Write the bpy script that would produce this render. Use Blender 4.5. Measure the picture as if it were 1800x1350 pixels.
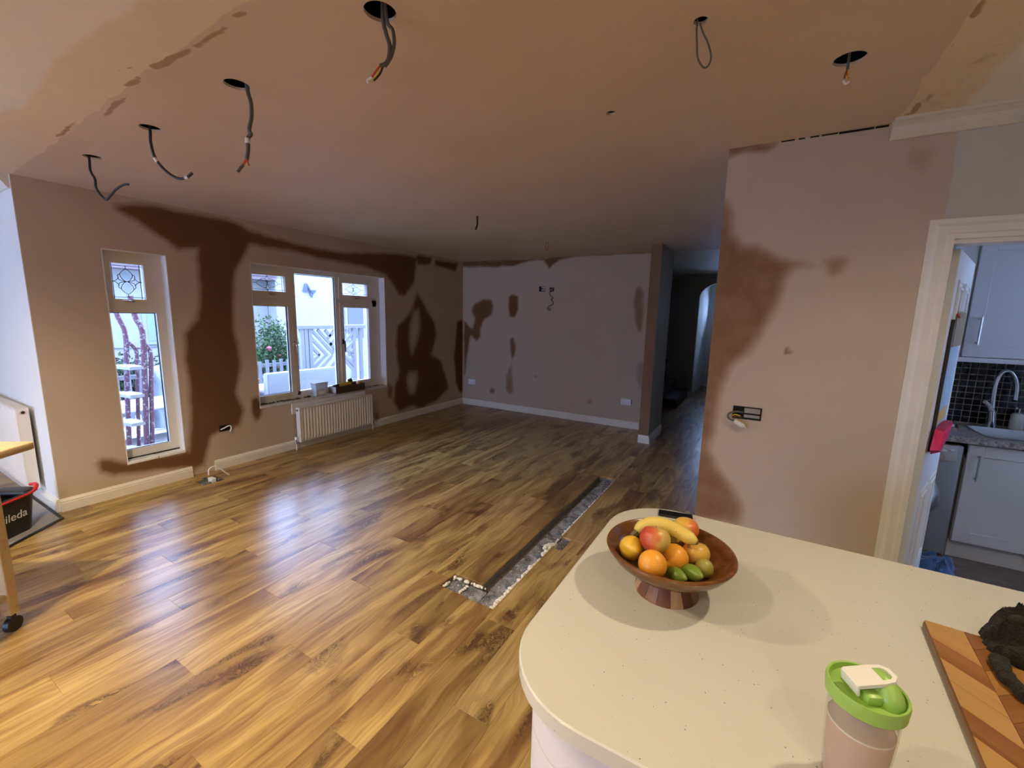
import bpy, bmesh, math, random
import numpy as np
from mathutils import Vector, Matrix
random.seed(7); np.random.seed(7)
for o in list(bpy.data.objects): bpy.data.objects.remove(o, do_unlink=True)
SC = bpy.context.scene; COL = SC.collection
R = math.radians

# ---------------------------------------------------------------- camera
CAM = Vector((0, 0, 1.542)); YAW, PITCH, ROLL, FPX = -0.525752, 0.158825, -0.022536, 754.30
def _axes():
    f = Vector((math.sin(YAW)*math.cos(PITCH), math.cos(YAW)*math.cos(PITCH), -math.sin(PITCH)))
    r = Vector((math.cos(YAW), -math.sin(YAW), 0)); d = f.cross(r)
    c, s = math.cos(ROLL), math.sin(ROLL)
    return c*r + s*d, -s*r + c*d, f
RX, DN, FW = _axes()
cam = bpy.data.cameras.new('camera'); cam.sensor_fit = 'HORIZONTAL'; cam.sensor_width = 36
cam.lens = FPX/1800*36; cam.clip_start = .02; cam.clip_end = 300
camo = bpy.data.objects.new('camera', cam); COL.objects.link(camo)
m3 = Matrix((RX, -DN, -FW)).transposed()
camo.matrix_world = Matrix.Translation(CAM) @ m3.to_4x4()
SC.camera = camo
def ray(x, y): return RX*((x-900)/FPX) + DN*((y-675)/FPX) + FW
def at(x, y, ax, val):
    """point of the photograph's pixel (x, y) on the plane world[ax] = val"""
    d = ray(x, y); return CAM + d*((val-CAM[ax])/d[ax])
HF = Vector((FW.x, FW.y, 0)).normalized()
def at_plane(x, y, ref):
    """pixel on the upright plane through ref that faces the room's length"""
    d = ray(x, y); return CAM + d*((ref-CAM).dot(HF)/d.dot(HF))

# ---------------------------------------------------------------- world, exposure
w = bpy.data.worlds.new('overcast_sky'); SC.world = w; w.use_nodes = True
bg = w.node_tree.nodes['Background']; bg.inputs[0].default_value = (.40, .57, 1.0, 1); bg.inputs[1].default_value = 17.0
vs = SC.view_settings; vs.view_transform = 'Standard'; vs.look = 'None'; vs.gamma = 1; vs.use_curve_mapping = False; vs.exposure = 0.45
LAMP_W = 72; LAMP_COL = (1.0, .83, .56)
cy = SC.cycles; cy.max_bounces = 7; cy.diffuse_bounces = 4; cy.glossy_bounces = 2; cy.transmission_bounces = 4; cy.transparent_max_bounces = 8; cy.use_light_tree = False; cy.use_adaptive_sampling = True; cy.adaptive_threshold = .04; cy.caustics_reflective = False; cy.caustics_refractive = False; cy.sample_clamp_indirect = 6
LAMPS = [(-2.37, 0.0, 2.5), (-1.0, 0.0, .42), (.62, 1.25, .50), (.62, -.1, .12), (-3.9, -.9, 1.3), (-1.6, -1.6, 2.0), (.8, -1.6, 1)]

# ---------------------------------------------------------------- mesh helpers
ORG = {}
def tag(o, label=None, cat=None, group=None, kind=None):
    if label: o['label'] = label
    if cat: o['category'] = cat
    if group: o['group'] = group
    if kind: o['kind'] = kind
    return o
def empty(name, loc, label=None, cat=None, group=None, kind=None):
    o = bpy.data.objects.new(name, None); COL.objects.link(o); o.location = loc; o.empty_display_size = .05
    ORG[o.name] = Vector(loc); return tag(o, label, cat, group, kind)
class MB:
    def __init__(s): s.v = []; s.f = []; s.mi = []; s.cur = 0
    def add(s, vs, fs):
        b = len(s.v); s.v += [tuple(v) for v in vs]; s.f += [tuple(b+i for i in f) for f in fs]; s.mi += [s.cur]*len(fs); return s
    def box(s, x0, x1, y0, y1, z0, z1):
        v = [(x, y, z) for z in (z0, z1) for y in (y0, y1) for x in (x0, x1)]
        return s.add(v, [(0,2,3,1),(4,5,7,6),(0,1,5,4),(2,6,7,3),(0,4,6,2),(1,3,7,5)])
    def rbox(s, x0, x1, y0, y1, z0, z1, r=.004, seg=2, M=None):
        bm = bmesh.new(); bmesh.ops.create_cube(bm, size=1)
        for v in bm.verts: v.co = Vector(((x0+x1)/2+v.co.x*(x1-x0), (y0+y1)/2+v.co.y*(y1-y0), (z0+z1)/2+v.co.z*(z1-z0)))
        r = min(r, .49*min(abs(x1-x0), abs(y1-y0), abs(z1-z0)))
        bmesh.ops.bevel(bm, geom=list(bm.edges), offset=r, segments=seg, affect='EDGES', profile=.5)
        return s.bm(bm, M)
    def bm(s, bm, M=None):
        bm.verts.ensure_lookup_table(); bm.verts.index_update()
        s.add([(M @ v.co if M else v.co) for v in bm.verts], [[v.index for v in f.verts] for f in bm.faces]); bm.free(); return s
    def tube(s, pts, r, n=8, cap=True, smooth=0):
        pts = [Vector(p) for p in pts]
        rs = r if isinstance(r, (list, tuple)) else [r]*len(pts)
        if smooth:
            P2 = []; R2 = []
            for i in range(len(pts)-1):
                p0 = pts[max(i-1, 0)]; p1 = pts[i]; p2 = pts[i+1]; p3 = pts[min(i+2, len(pts)-1)]
                for k in range(smooth):
                    t = k/smooth
                    P2.append(.5*((2*p1)+(p2-p0)*t+(2*p0-5*p1+4*p2-p3)*t*t+(3*p1-p0-3*p2+p3)*t**3)); R2.append(rs[i]*(1-t)+rs[i+1]*t)
            P2.append(pts[-1]); R2.append(rs[-1]); pts, rs = P2, R2
        L = len(pts); nrm = None; V = []
        for i, p in enumerate(pts):
            t = (pts[min(i+1, L-1)]-pts[max(i-1, 0)]).normalized()
            if nrm is None:
                nrm = t.orthogonal().normalized()
            else:
                nrm = (nrm - t*nrm.dot(t)); nrm = nrm.normalized() if nrm.length > 1e-6 else t.orthogonal().normalized()
            b = t.cross(nrm)
            V += [p + (nrm*math.cos(2*math.pi*k/n)+b*math.sin(2*math.pi*k/n))*rs[i] for k in range(n)]
        F = [(i*n+k, i*n+(k+1)%n, (i+1)*n+(k+1)%n, (i+1)*n+k) for i in range(L-1) for k in range(n)]
        if cap: F += [tuple(range(n-1, -1, -1)), tuple((L-1)*n+k for k in range(n))]
        return s.add(V, F)
    def bar(s, p, q, w, h, up=(0, 0, 1)):
        p = Vector(p); q = Vector(q); t = (q-p).normalized(); u = Vector(up); u = (u-t*u.dot(t)).normalized(); b = t.cross(u)
        v = [e + b*(sx*w/2) + u*(sz*h/2) for e in (p, q) for sz in (-1, 1) for sx in (-1, 1)]
        return s.add(v, [(0,1,3,2),(4,6,7,5),(0,4,5,1),(2,3,7,6),(0,2,6,4),(1,5,7,3)])
    def lathe(s, prof, c=(0, 0, 0), n=40, a0=0, a1=2*math.pi, M=None):
        full = abs(a1-a0-2*math.pi) < 1e-6; c = Vector(c); V = []; F = []
        m = n if full else n+1
        for (r, z) in prof:
            for k in range(m):
                a = a0+(a1-a0)*k/n; q = Vector((r*math.cos(a), r*math.sin(a), z)); V.append((M @ q if M else q)+c)
        for i in range(len(prof)-1):
            for k in range(n if full else n):
                k2 = (k+1) % m if full else k+1
                F.append((i*m+k, i*m+k2, (i+1)*m+k2, (i+1)*m+k))
        return s.add(V, F)
    def prism(s, poly, z0, z1, M=None):
        n = len(poly); V = [Vector((x, y, z0)) for x, y in poly]+[Vector((x, y, z1)) for x, y in poly]
        if M: V = [M @ v for v in V]
        return s.add(V, [tuple(range(n-1, -1, -1)), tuple(range(n, 2*n))]+[(i, (i+1) % n, n+(i+1) % n, n+i) for i in range(n)])
    def sphere(s, c, r, n=16, m=10, M=None, fn=None):
        c = Vector(c); V = []
        for i in range(m+1):
            t = math.pi*i/m
            for k in range(n):
                p = 2*math.pi*k/n; d = Vector((math.sin(t)*math.cos(p), math.sin(t)*math.sin(p), math.cos(t)))
                if fn: d = fn(d, t, p)
                q = Vector((d.x*r[0], d.y*r[1], d.z*r[2])) if isinstance(r, (tuple, list)) else d*r
                V.append((M @ q if M else q)+c)
        return s.add(V, [(i*n+k, (i+1)*n+k, (i+1)*n+(k+1) % n, i*n+(k+1) % n) for i in range(m) for k in range(n)])
    def build(s, name, mat=None, parent=None, smooth=None, **kw):
        org = ORG.get(parent.name, Vector()) if parent else Vector(kw.pop('org', (0, 0, 0)))
        me = bpy.data.meshes.new(name); me.from_pydata([(v[0]-org.x, v[1]-org.y, v[2]-org.z) for v in s.v], [], s.f)
        bm = bmesh.new(); bm.from_mesh(me); bmesh.ops.remove_doubles(bm, verts=bm.verts, dist=1e-6)
        if len(bm.faces) < 60000: bmesh.ops.recalc_face_normals(bm, faces=bm.faces)
        bm.to_mesh(me); bm.free()
        mats = mat if isinstance(mat, (list, tuple)) else [mat]
        for m in mats:
            if m: me.materials.append(m)
        if len(mats) > 1 and len(me.polygons) == len(s.mi): me.polygons.foreach_set('material_index', s.mi)
        if smooth is not None:
            me.polygons.foreach_set('use_smooth', [True]*len(me.polygons)); me.set_sharp_from_angle(angle=R(smooth))
        o = bpy.data.objects.new(name, me); COL.objects.link(o)
        if parent: o.parent = parent; o.location = (0, 0, 0)
        else: o.location = org
        ORG[o.name] = org
        return tag(o, **kw)
def copy_part(src, parent, loc=None):
    c = src.copy(); COL.objects.link(c); c.parent = parent; ORG[c.name] = ORG.get(parent.name, Vector())
    if loc is not None: c.location = loc
    return c
def copy_tree(o, parent=None):
    c = o.copy(); COL.objects.link(c); c.parent = parent
    for ch in list(o.children): copy_tree(ch, c)
    return c

# ---------------------------------------------------------------- material helpers
class NM:
    def __init__(s, name, rough=.6, spec=.5, base=(.8, .8, .8), metal=0):
        s.m = bpy.data.materials.new(name); s.m.use_nodes = True; s.t = s.m.node_tree
        s.b = s.t.nodes['Principled BSDF']; s.out = s.t.nodes['Material Output']
        s.b.inputs['Roughness'].default_value = rough; s.b.inputs['Specular IOR Level'].default_value = spec
        s.b.inputs['Metallic'].default_value = metal; s.set(s.b, 'Base Color', base)
    def set(s, n, k, v):
        i = n.inputs[k]
        if isinstance(v, bpy.types.NodeSocket): s.t.links.new(v, i)
        elif isinstance(v, (tuple, list)): i.default_value = (*v, 1) if (len(v) == 3 and i.type == 'RGBA') else v
        else: i.default_value = v
    def n(s, typ, ins=None, **attr):
        n = s.t.nodes.new('ShaderNode'+typ)
        for k, v in attr.items(): setattr(n, k, v)
        for k, v in (ins or {}).items(): s.set(n, k, v)
        return n
    def obj(s): return s.n('TexCoord').outputs['Object']
    def mapping(s, vec, scale=(1, 1, 1), loc=(0, 0, 0), rot=(0, 0, 0)):
        return s.n('Mapping', {'Vector': vec, 'Scale': scale, 'Location': loc, 'Rotation': rot}).outputs[0]
    def noise(s, vec=None, scale=5, detail=4, rough=.5, dist=0):
        d = {'Scale': scale, 'Detail': detail, 'Roughness': rough, 'Distortion': dist}
        if vec is not None: d['Vector'] = vec
        return s.n('TexNoise', d).outputs['Fac']
    def ramp(s, fac, stops, interp='LINEAR'):
        n = s.n('ValToRGB', {'Fac': fac}); cr = n.color_ramp; cr.interpolation = interp
        while len(cr.elements) < len(stops): cr.elements.new(.5)
        for e, (p, c) in zip(cr.elements, stops): e.position = p; e.color = (*c, 1) if len(c) == 3 else c
        return n.outputs[0]
    def math(s, op, a, b=0, c=0, clamp=False):
        n = s.n('Math', operation=op, use_clamp=clamp); s.set(n, 0, a); s.set(n, 1, b); s.set(n, 2, c); return n.outputs[0]
    def mix(s, fac, a, b, mode='MIX'):
        n = s.n('Mix', data_type='RGBA', blend_type=mode)
        s.set(n, 0, fac); s.set(n, 6, a); s.set(n, 7, b); return n.outputs[2]
    def attr(s, name): return s.n('Attribute', attribute_name=name).outputs['Fac']
    def base(s, c): s.set(s.b, 'Base Color', c); return s
    def bump(s, h, strength=.3, dist=.01): s.set(s.b, 'Normal', s.n('Bump', {'Height': h, 'Strength': strength, 'Distance': dist}).outputs[0]); return s
def c_(*a): return (*a, 1)
def plain(name, base, rough=.5, spec=.5, metal=0, var=.08, scale=12, bump=0, **ins):
    m = NM(name, rough, spec, base, metal)
    n = m.noise(m.obj(), scale, 3)
    m.base(m.mix(n, c_(*[x*(1-var) for x in base]), c_(*[min(1, x*(1+var)) for x in base])))
    if bump: m.bump(m.noise(m.obj(), scale*6, 3), bump, .004)
    for k, v in ins.items(): m.set(m.b, k.replace('_', ' '), v)
    return m.m
MT = {}
def wall_paint(name, zones, rough=.85, spec=.25, gain=1.06):
    """plaster with attribute masks: list of (attribute, colour) mixed on top in order; the last attribute may use an edge colour"""
    m = NM(name, rough, spec); co = m.obj()
    n1 = m.noise(co, 1.7, 3, .6); n2 = m.noise(co, 9, 3, .6)
    g_ = lambda *a: c_(*[min(.9, q*gain) for q in a])
    c = m.mix(n1, g_(.45, .352, .262), g_(.56, .45, .35)); c = m.mix(m.math('MULTIPLY', n2, .35), c, g_(.43, .34, .26))
    for a, col, kind in zones:
        f = m.attr(a)
        if kind == 'damp':
            f2 = m.math('ADD', f, m.math('MULTIPLY', m.math('SUBTRACT', n2, .5), .30)); f2 = m.math('MULTIPLY', f2, f, clamp=True)
            f2 = m.math('POWER', m.math('MAXIMUM', f2, 0), .8)
            cc = m.mix(f2, c_(*[min(.36, v*1.9) for v in col]), c_(*[v for v in col])); cc = m.mix(m.math('MULTIPLY', n1, .5), cc, c_(*[v*.7 for v in col]))
            c = m.mix(m.n('MapRange', {'Value': f2, 'From Min': .14, 'From Max': .80}).outputs[0], c, cc)
        else:
            f2 = m.math('ADD', f, m.math('MULTIPLY', m.math('SUBTRACT', m.noise(co, 14, 3, .7), .5), kind))
            f2 = m.n('MapRange', {'Value': f2, 'From Min': .38, 'From Max': .62}).outputs[0]
            c = m.mix(f2, c, m.mix(n2, c_(*col), c_(*[min(1, v*1.12) for v in col])))
    m.base(c); return m.m
def wood(name, c0, c1, c2, axis=1, scale=1, rough=.4, spec=.5, rnd=True, var=.35):
    m = NM(name, rough, spec); co = m.obj()
    if rnd:
        r = m.n('ObjectInfo').outputs['Random']
        off = m.n('CombineXYZ', {0: m.math('MULTIPLY', r, 37.0), 1: m.math('MULTIPLY', r, 91.0), 2: m.math('MULTIPLY', r, 53.0)}).outputs[0]
        co = m.n('VectorMath', {0: co, 1: off}, operation='ADD').outputs[0]
    sc = [14*scale]*3; sc[axis] = 1.3*scale
    g = m.mapping(co, tuple(sc)); n1 = m.noise(g, 1.0, 6, .62, .9); n2 = m.noise(m.mapping(co, tuple(x*5 for x in sc)), 1.0, 3, .6)
    c = m.ramp(n1, [(.28, c2), (.47, c0), (.72, c1)]); c = m.mix(m.math('MULTIPLY', n2, .35), c, c_(*c2))
    if rnd: c = m.mix(m.math('MULTIPLY', r, var), c, c_(*[(a+b)/2*.75 for a, b in zip(c0, c2)]))
    m.base(c); return m.m
from mathutils import noise as mnoise
# ---------------------------------------------------------------- materials
MT['white_paint'] = plain('white_gloss_paint', (.74, .70, .62), .35, .5)
MT['upvc'] = plain('white_upvc', (.78, .77, .76), .3, .5, var=.03)
MT['reveal'] = plain('white_reveal_paint', (.80, .80, .80), .7, .3, bump=.1)
MT['emulsion'] = plain('white_emulsion', (.76, .76, .74), .8, .2, var=.04, scale=3, bump=.08)
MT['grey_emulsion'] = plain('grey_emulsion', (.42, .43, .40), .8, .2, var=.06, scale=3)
MT['black'] = plain('black_plastic', (.012, .012, .013), .45)
MT['cable'] = plain('grey_cable_sheath', (.10, .095, .085), .5)
MT['white_plastic'] = plain('white_plastic', (.8, .8, .8), .35, var=.03)
MT['chrome'] = plain('chrome', (.75, .76, .78), .12, .5, 1, var=.03)
MT['steel'] = plain('brushed_steel', (.55, .56, .57), .3, .5, 1, var=.08, scale=30)
MT['red'] = plain('red_plastic', (.55, .02, .03), .35)
MT['copper_red'] = plain('red_wire', (.55, .06, .03), .45)
MT['yellow'] = plain('yellow_wire', (.75, .50, .05), .45)
MT['brown'] = plain('brown_wire', (.16, .06, .03), .45)
MT['concrete'] = plain('grey_screed', (.20, .20, .20), .9, .2, var=.45, scale=18, bump=.6)
MT['dark_void'] = plain('dark_void', (.02, .018, .016), .95, .1)
def glass(name, tint=(1, 1, 1)):
    m = NM(name); t = m.t; t.nodes.remove(m.b)
    tr = m.n('BsdfTransparent', {'Color': c_(*tint)}); gl = m.n('BsdfGlossy', {'Color': c_(1, 1, 1), 'Roughness': .02})
    fr = m.n('Fresnel', {'IOR': 1.45}); mx = m.n('MixShader'); t.links.new(fr.outputs[0], mx.inputs[0])
    t.links.new(tr.outputs[0], mx.inputs[1]); t.links.new(gl.outputs[0], mx.inputs[2]); t.links.new(mx.outputs[0], m.out.inputs[0]); return m.m
MT['glass'] = glass('window_glass', (.97, .985, 1))

def laminate():
    m = NM('oak_laminate', .30, .5); co = m.obj(); r = m.n('ObjectInfo').outputs['Random']
    off = m.n('CombineXYZ', {0: m.math('MULTIPLY', r, 37.0), 1: m.math('MULTIPLY', r, 91.0), 2: m.math('MULTIPLY', r, 53.0)}).outputs[0]
    q = m.n('VectorMath', {0: co, 1: off}, operation='ADD').outputs[0]
    warp = m.noise(m.mapping(q, (3, 1.1, 3)), 1.6, 3, .5)
    wv = m.n('VectorMath', {0: q, 1: m.n('CombineXYZ', {0: m.math('MULTIPLY', warp, .16), 1: 0.0, 2: 0.0}).outputs[0]}, operation='ADD').outputs[0]
    broad = m.noise(m.mapping(wv, (6, .75, 6)), 1.0, 3, .62, .9)
    fine = m.noise(m.mapping(wv, (62, 2.6, 62)), 1.0, 2, .6, .4)
    c = m.ramp(broad, [(.30, (.16, .070, .028)), (.42, (.29, .172, .056)), (.54, (.45, .300, .102)), (.74, (.53, .375, .150))])
    c = m.mix(m.math('MULTIPLY', m.math('SUBTRACT', fine, .38, clamp=True), 1.7), c, c_(.15, .062, .022))
    # knots with swirling grain around them
    kn = m.noise(m.mapping(q, (6.5, 2.3, 6.5)), 1.0, 2, .45, .6)
    km = m.n('MapRange', {'Value': kn, 'From Min': .55, 'From Max': .65}).outputs[0]
    sw = m.n('TexNoise', {'Vector': m.mapping(wv, (20, 7, 20)), 'Scale': 1.0, 'Detail': 3, 'Roughness': .65, 'Distortion': 2.6}).outputs['Fac']
    sw = m.ramp(sw, [(.36, (0, 0, 0)), (.46, (1, 1, 1)), (.54, (.25, .25, .25)), (.62, (.9, .9, .9))])
    c = m.mix(m.math('MULTIPLY', km, m.math('MULTIPLY', sw, .95)), c, c_(.062, .024, .010))
    core = m.n('MapRange', {'Value': kn, 'From Min': .70, 'From Max': .76}).outputs[0]
    c = m.mix(m.math('MULTIPLY', core, .8), c, c_(.045, .018, .008))
    tone = m.ramp(r, [(0, (.70, .66, .64)), (.35, (.92, .90, .88)), (.7, (1.0, 1.0, 1.0)), (1, (1.15, 1.14, 1.12))])
    c = m.mix(1.0, c, tone, 'MULTIPLY'); m.base(c)
    m.set(m.b, 'Roughness', m.n('MapRange', {'Value': fine, 'To Min': .24, 'To Max': .36}).outputs[0])
    return m.m
MT['laminate'] = laminate()

# ---------------------------------------------------------------- wall sheets with shaped damp patches
def poly_sd(P, poly):
    poly = np.array(poly); n = len(poly); d = np.full(len(P), 1e9); ins = np.zeros(len(P), bool)
    for i in range(n):
        a = poly[i]; b = poly[(i+1) % n]; e = b-a; L = max(float(e@e), 1e-12)
        t = np.clip(((P-a)@e)/L, 0, 1); q = P-(a+t[:, None]*e); d = np.minimum(d, np.sqrt((q*q).sum(1)))
        c = ((a[1] > P[:, 1]) != (b[1] > P[:, 1])); dy = (b[1]-a[1]) if abs(b[1]-a[1]) > 1e-12 else 1e-12
        ins ^= c & (P[:, 0] < (b[0]-a[0])*(P[:, 1]-a[1])/dy+a[0])
    return np.where(ins, d, -d)
def sheet(name, ax, val, u0, u1, v0, v1, mat, holes=(), thick=.2, back=1, res=.05, zones=None, jitter=.012, rounds=(), kind='structure', parent=None, dense=()):
    ia, ib = [(1, 2), (0, 2), (0, 1)][ax]
    def P3(u, v, d=0):
        p = [0, 0, 0]; p[ax] = val+d*back; p[ia] = u; p[ib] = v; return tuple(p)
    sq = [(cx-r*1.3, cx+r*1.3, cy-r*1.3, cy+r*1.3) for cx, cy, r in rounds]; cut = list(holes)+sq
    def lines(a, b, i, step):
        s = {round(a, 5), round(b, 5)}
        for h in cut:
            for k in (h[i], h[i+1]):
                if a < k < b: s.add(round(k, 5))
        for (p, q, st_, k_) in dense:
            if k_ == i and step < 5: s |= {round(p, 5), round(q, 5)}
        s = sorted(s); out = []
        for p, q in zip(s, s[1:]):
            stp = min([st_ for (p_, q_, st_, k_) in dense if k_ == i and p_-1e-6 <= (p+q)/2 <= q_+1e-6]+[step]); n = max(1, int(math.ceil((q-p)/stp))); out += [p+(q-p)*k/n for k in range(n)]
        return out+[s[-1]]
    V = []; F = []
    def grid(step, d, flip):
        U = lines(u0, u1, 0, step); W = lines(v0, v1, 2, step); b = len(V); nw = len(W)
        V.extend(P3(u, v, d) for u in U for v in W)
        for i in range(len(U)-1):
            for j in range(nw-1):
                cu = (U[i]+U[i+1])/2; cv = (W[j]+W[j+1])/2
                if any(h[0] < cu < h[1] and h[2] < cv < h[3] for h in cut): continue
                F.append((b+i*nw+j, b+(i+1)*nw+j, b+(i+1)*nw+j+1, b+i*nw+j+1))
    grid(res, 0, 0); nf = len(V); front = np.array([(V[i][ia], V[i][ib]) for i in range(nf)])
    for (cx, cy, r), s4 in zip(rounds, sq):          # round holes: ring from square to circle, then the cut edge
        n = 32; b = len(V); h = r*1.3
        for k in range(n):
            a = 2*math.pi*k/n; ca, sa = math.cos(a), math.sin(a); m = h/max(abs(ca), abs(sa))
            V.append(P3(cx+ca*m, cy+sa*m)); V.append(P3(cx+ca*r, cy+sa*r)); V.append(P3(cx+ca*r, cy+sa*r, .010))
        for k in range(n):
            i = b+3*k; j = b+3*((k+1) % n); F.append((i, j, j+1, i+1)); F.append((i+1, j+1, j+2, i+2))
    if thick:
        if not rounds: grid(9, thick, 1)
        def quad(a, b): i = len(V); V.extend([P3(*a), P3(*b), P3(*b, thick), P3(*a, thick)]); F.append((i, i+1, i+2, i+3))
        for (a, b, c, d) in [(u0, u1, v0, v1)]+list(holes):
            quad((a, c), (b, c)); quad((b, c), (b, d)); quad((b, d), (a, d)); quad((a, d), (a, c))
    me = bpy.data.meshes.new(name); me.from_pydata(V, [], F); me.materials.append(mat)
    for an, items in (zones or {}).items():
        Q = front.copy()
        for i in range(len(Q)):
            x, y = Q[i]; Q[i, 0] += jitter*(mnoise.noise((x*7, y*7, 1.3))+.5*mnoise.noise((x*21, y*21, 4.1))); Q[i, 1] += jitter*(mnoise.noise((x*7, y*7, 8.7))+.5*mnoise.noise((x*21, y*21, 2.9)))
        val_ = np.zeros(len(Q))
        for it in items:
            poly, soft, st = it[:3]; uv = [(p[0], p[1]) if (len(it) > 3 and it[3] == 'm') else (lambda q: (q[ia], q[ib]))(at(p[0], p[1], ax, val)) for p in poly]
            t = np.clip((poly_sd(Q, uv)+soft)/(2*soft), 0, 1); t = t*t*(3-2*t)
            val_ = np.maximum(val_, t*st) if st > 0 else val_*(1+t*st)
        a = me.attributes.new(an, 'FLOAT', 'POINT'); arr = np.zeros(len(me.vertices), np.float32); arr[:nf] = val_; a.data.foreach_set('value', arr)
        if rounds and an == 'old': pass
    o = bpy.data.objects.new(name, me); COL.objects.link(o); ORG[o.name] = Vector()
    if parent: o.parent = parent
    return tag(o, kind=kind)
def circ(x, y, r, ry=None, n=12): return [(x+r*math.cos(2*math.pi*k/n), y+(ry or r)*math.sin(2*math.pi*k/n)) for k in range(n)]

DAMP = (.165, .080, .038)
LWX, FWY, RWY, CZ = -4.45, 5.95, 2.57, 2.4
W1 = (1.347, 1.765, .255, 1.98); W2 = (2.458, 4.212, .535, 2.0)
LW_D = [([(190,358),(240,354),(300,364),(400,384),(440,402),(520,427),(600,442),(690,443),(735,450),(728,500),(712,522),(700,520),(690,500),(676,484),(640,470),(560,456),(500,442),(440,432),(430,455),(350,440),(310,442),(290,425),(240,392),(205,372)], .07, 1),
 ([(350,400),(435,410),(430,455),(415,480),(411,540),(413,575),(421,605),(425,640),(419,690),(431,722),(424,748),(404,756),(375,766),(369,792),(362,818),(335,828),(328,790),(333,740),(330,690),(323,630),(322,585),(345,560),(348,500),(342,450)], .07, 1),
 ([(165,818),(175,805),(200,803),(228,812),(330,790),(355,800),(350,822),(300,826),(250,833),(200,838),(175,832)], .06, 1),
 ([(440,700),(455,695),(463,712),(460,735),(450,745),(440,725)], .05, 1),
 ([(733,512),(745,530),(752,545),(765,565),(768,590),(760,622),(775,632),(783,655),(790,682),(768,706),(740,719),(724,715),(716,718),(702,725),(690,708),(692,680),(700,655),(695,610),(697,572),(710,560),(722,545)], .08, 1),
 ([(728,548),(736,545),(738,575),(733,600),(724,622),(719,600),(722,570)], .09, -.75), ([(718,655),(732,655),(733,670),(728,690),(720,690),(716,672)], .09, -.75),
 ([(803,565),(812,560),(818,570),(818,692),(806,690),(800,670),(797,625),(800,600)], .07, 1),
 ([(730,447),(760,452),(757,466),(733,466)], .05, 1), ([(763,455),(806,462),(802,479),(765,468)], .06, 1),
 ([(656,730),(664,720),(670,735),(660,745)], .06, .7), ([(680,668),(692,680),(690,705),(680,700)], .05, .8)]
FW_D = [([(814,560),(830,577),(834,562),(827,545),(833,533),(848,525),(863,525),(869,538),(865,555),(852,563),(845,580),(846,592),(838,602),(828,592),(826,600),(824,615),(818,660),(814,660)], .05, .9),
 ([(893,522),(902,516),(912,520),(912,545),(906,558),(895,558),(893,540)], .035, .9), ([(895,595),(903,590),(908,605),(906,625),(900,634),(896,615)], .035, .85),
 ([(888,660),(896,642),(900,630),(902,650),(904,690),(895,697),(888,685)], .05, .7),
 ([(812,458),(960,452),(1000,447),(1146,438),(1146,446),(1010,452),(985,458),(972,467),(965,476),(960,466),(955,458),(930,460),(905,468),(860,471),(812,470)], .03, .9),
 ([(1116,510),(1125,498),(1133,515),(1132,560),(1128,585),(1120,585),(1114,560),(1112,530)], .04, .75), ([(1118,637),(1134,633),(1134,682),(1122,685),(1115,665)], .05, .6),
 (circ(1037,706,6), .05, .7), (circ(942,661,5), .04, .6), (circ(865,687,6), .04, .8), (circ(990,718,5,3), .04, .35)]
RW_D = [([(1270,255),(1278,285),(1300,273),(1325,271),(1345,272),(1365,262),(1374,246),(1290,240)], .03, .8),
 ([(1266,330),(1288,360),(1294,405),(1310,425),(1340,427),(1370,445),(1400,455),(1430,460),(1440,470),(1400,475),(1385,495),(1370,540),(1345,590),(1320,625),(1290,650),(1275,680),(1268,720),(1262,760),(1250,790),(1265,820),(1290,850),(1308,880),(1312,900),(1300,930),(1200,910),(1210,780),(1240,500)], .055, .82),
 ([(1440,455),(1470,449),(1494,450),(1498,460),(1485,480),(1468,490),(1452,485)], .055, .78), (circ(1385,619,8), .018, 1),
 ([(1570,280),(1600,248),(1655,244),(1660,262),(1650,300),(1620,315),(1590,305)], .07, .5), ([(1638,310),(1652,310),(1648,360),(1636,360)], .04, .4),
 ([(1390,975),(1550,1000),(1540,1080),(1380,1060)], .2, .5)]
MT['plaster'] = wall_paint('pink_plaster_with_damp', [('damp', DAMP, 'damp')])
MT['plaster_right'] = wall_paint('pink_plaster_drying_out', [('damp', (.195, .095, .042), 'damp'), ('paint', (.50, .475, .41), .12)])
MT['plaster_ceiling'] = wall_paint('pink_plaster_ceiling', [('skim', (.72, .59, .42), .35), ('old', (.76, .71, .61), .22), ('patch', (.38, .25, .15), .45)], .6, .35, 1.3)

wl = sheet('wall_left', 0, LWX, .93, FWY+.12, 0, 2.62, MT['plaster'], [W1, W2], .28, -1, .03, {'damp': LW_D})
wf = sheet('wall_far', 1, FWY, LWX, -1.24, 0, CZ, MT['plaster'], [], .12, 1, .03, {'damp': FW_D})
DOOR = (.648, 1.42, -.01, 1.892)
wr = sheet('wall_right', 1, RWY, -.245, 2.3, 0, CZ, MT['plaster_right'], [DOOR], .10, 1, .022, {'damp': RW_D, 'paint': [([(1680,230),(1674,300),(1662,390),(1668,600),(2300,600),(2300,120),(1690,215)], .012, 1)]}, jitter=.01)
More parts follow.
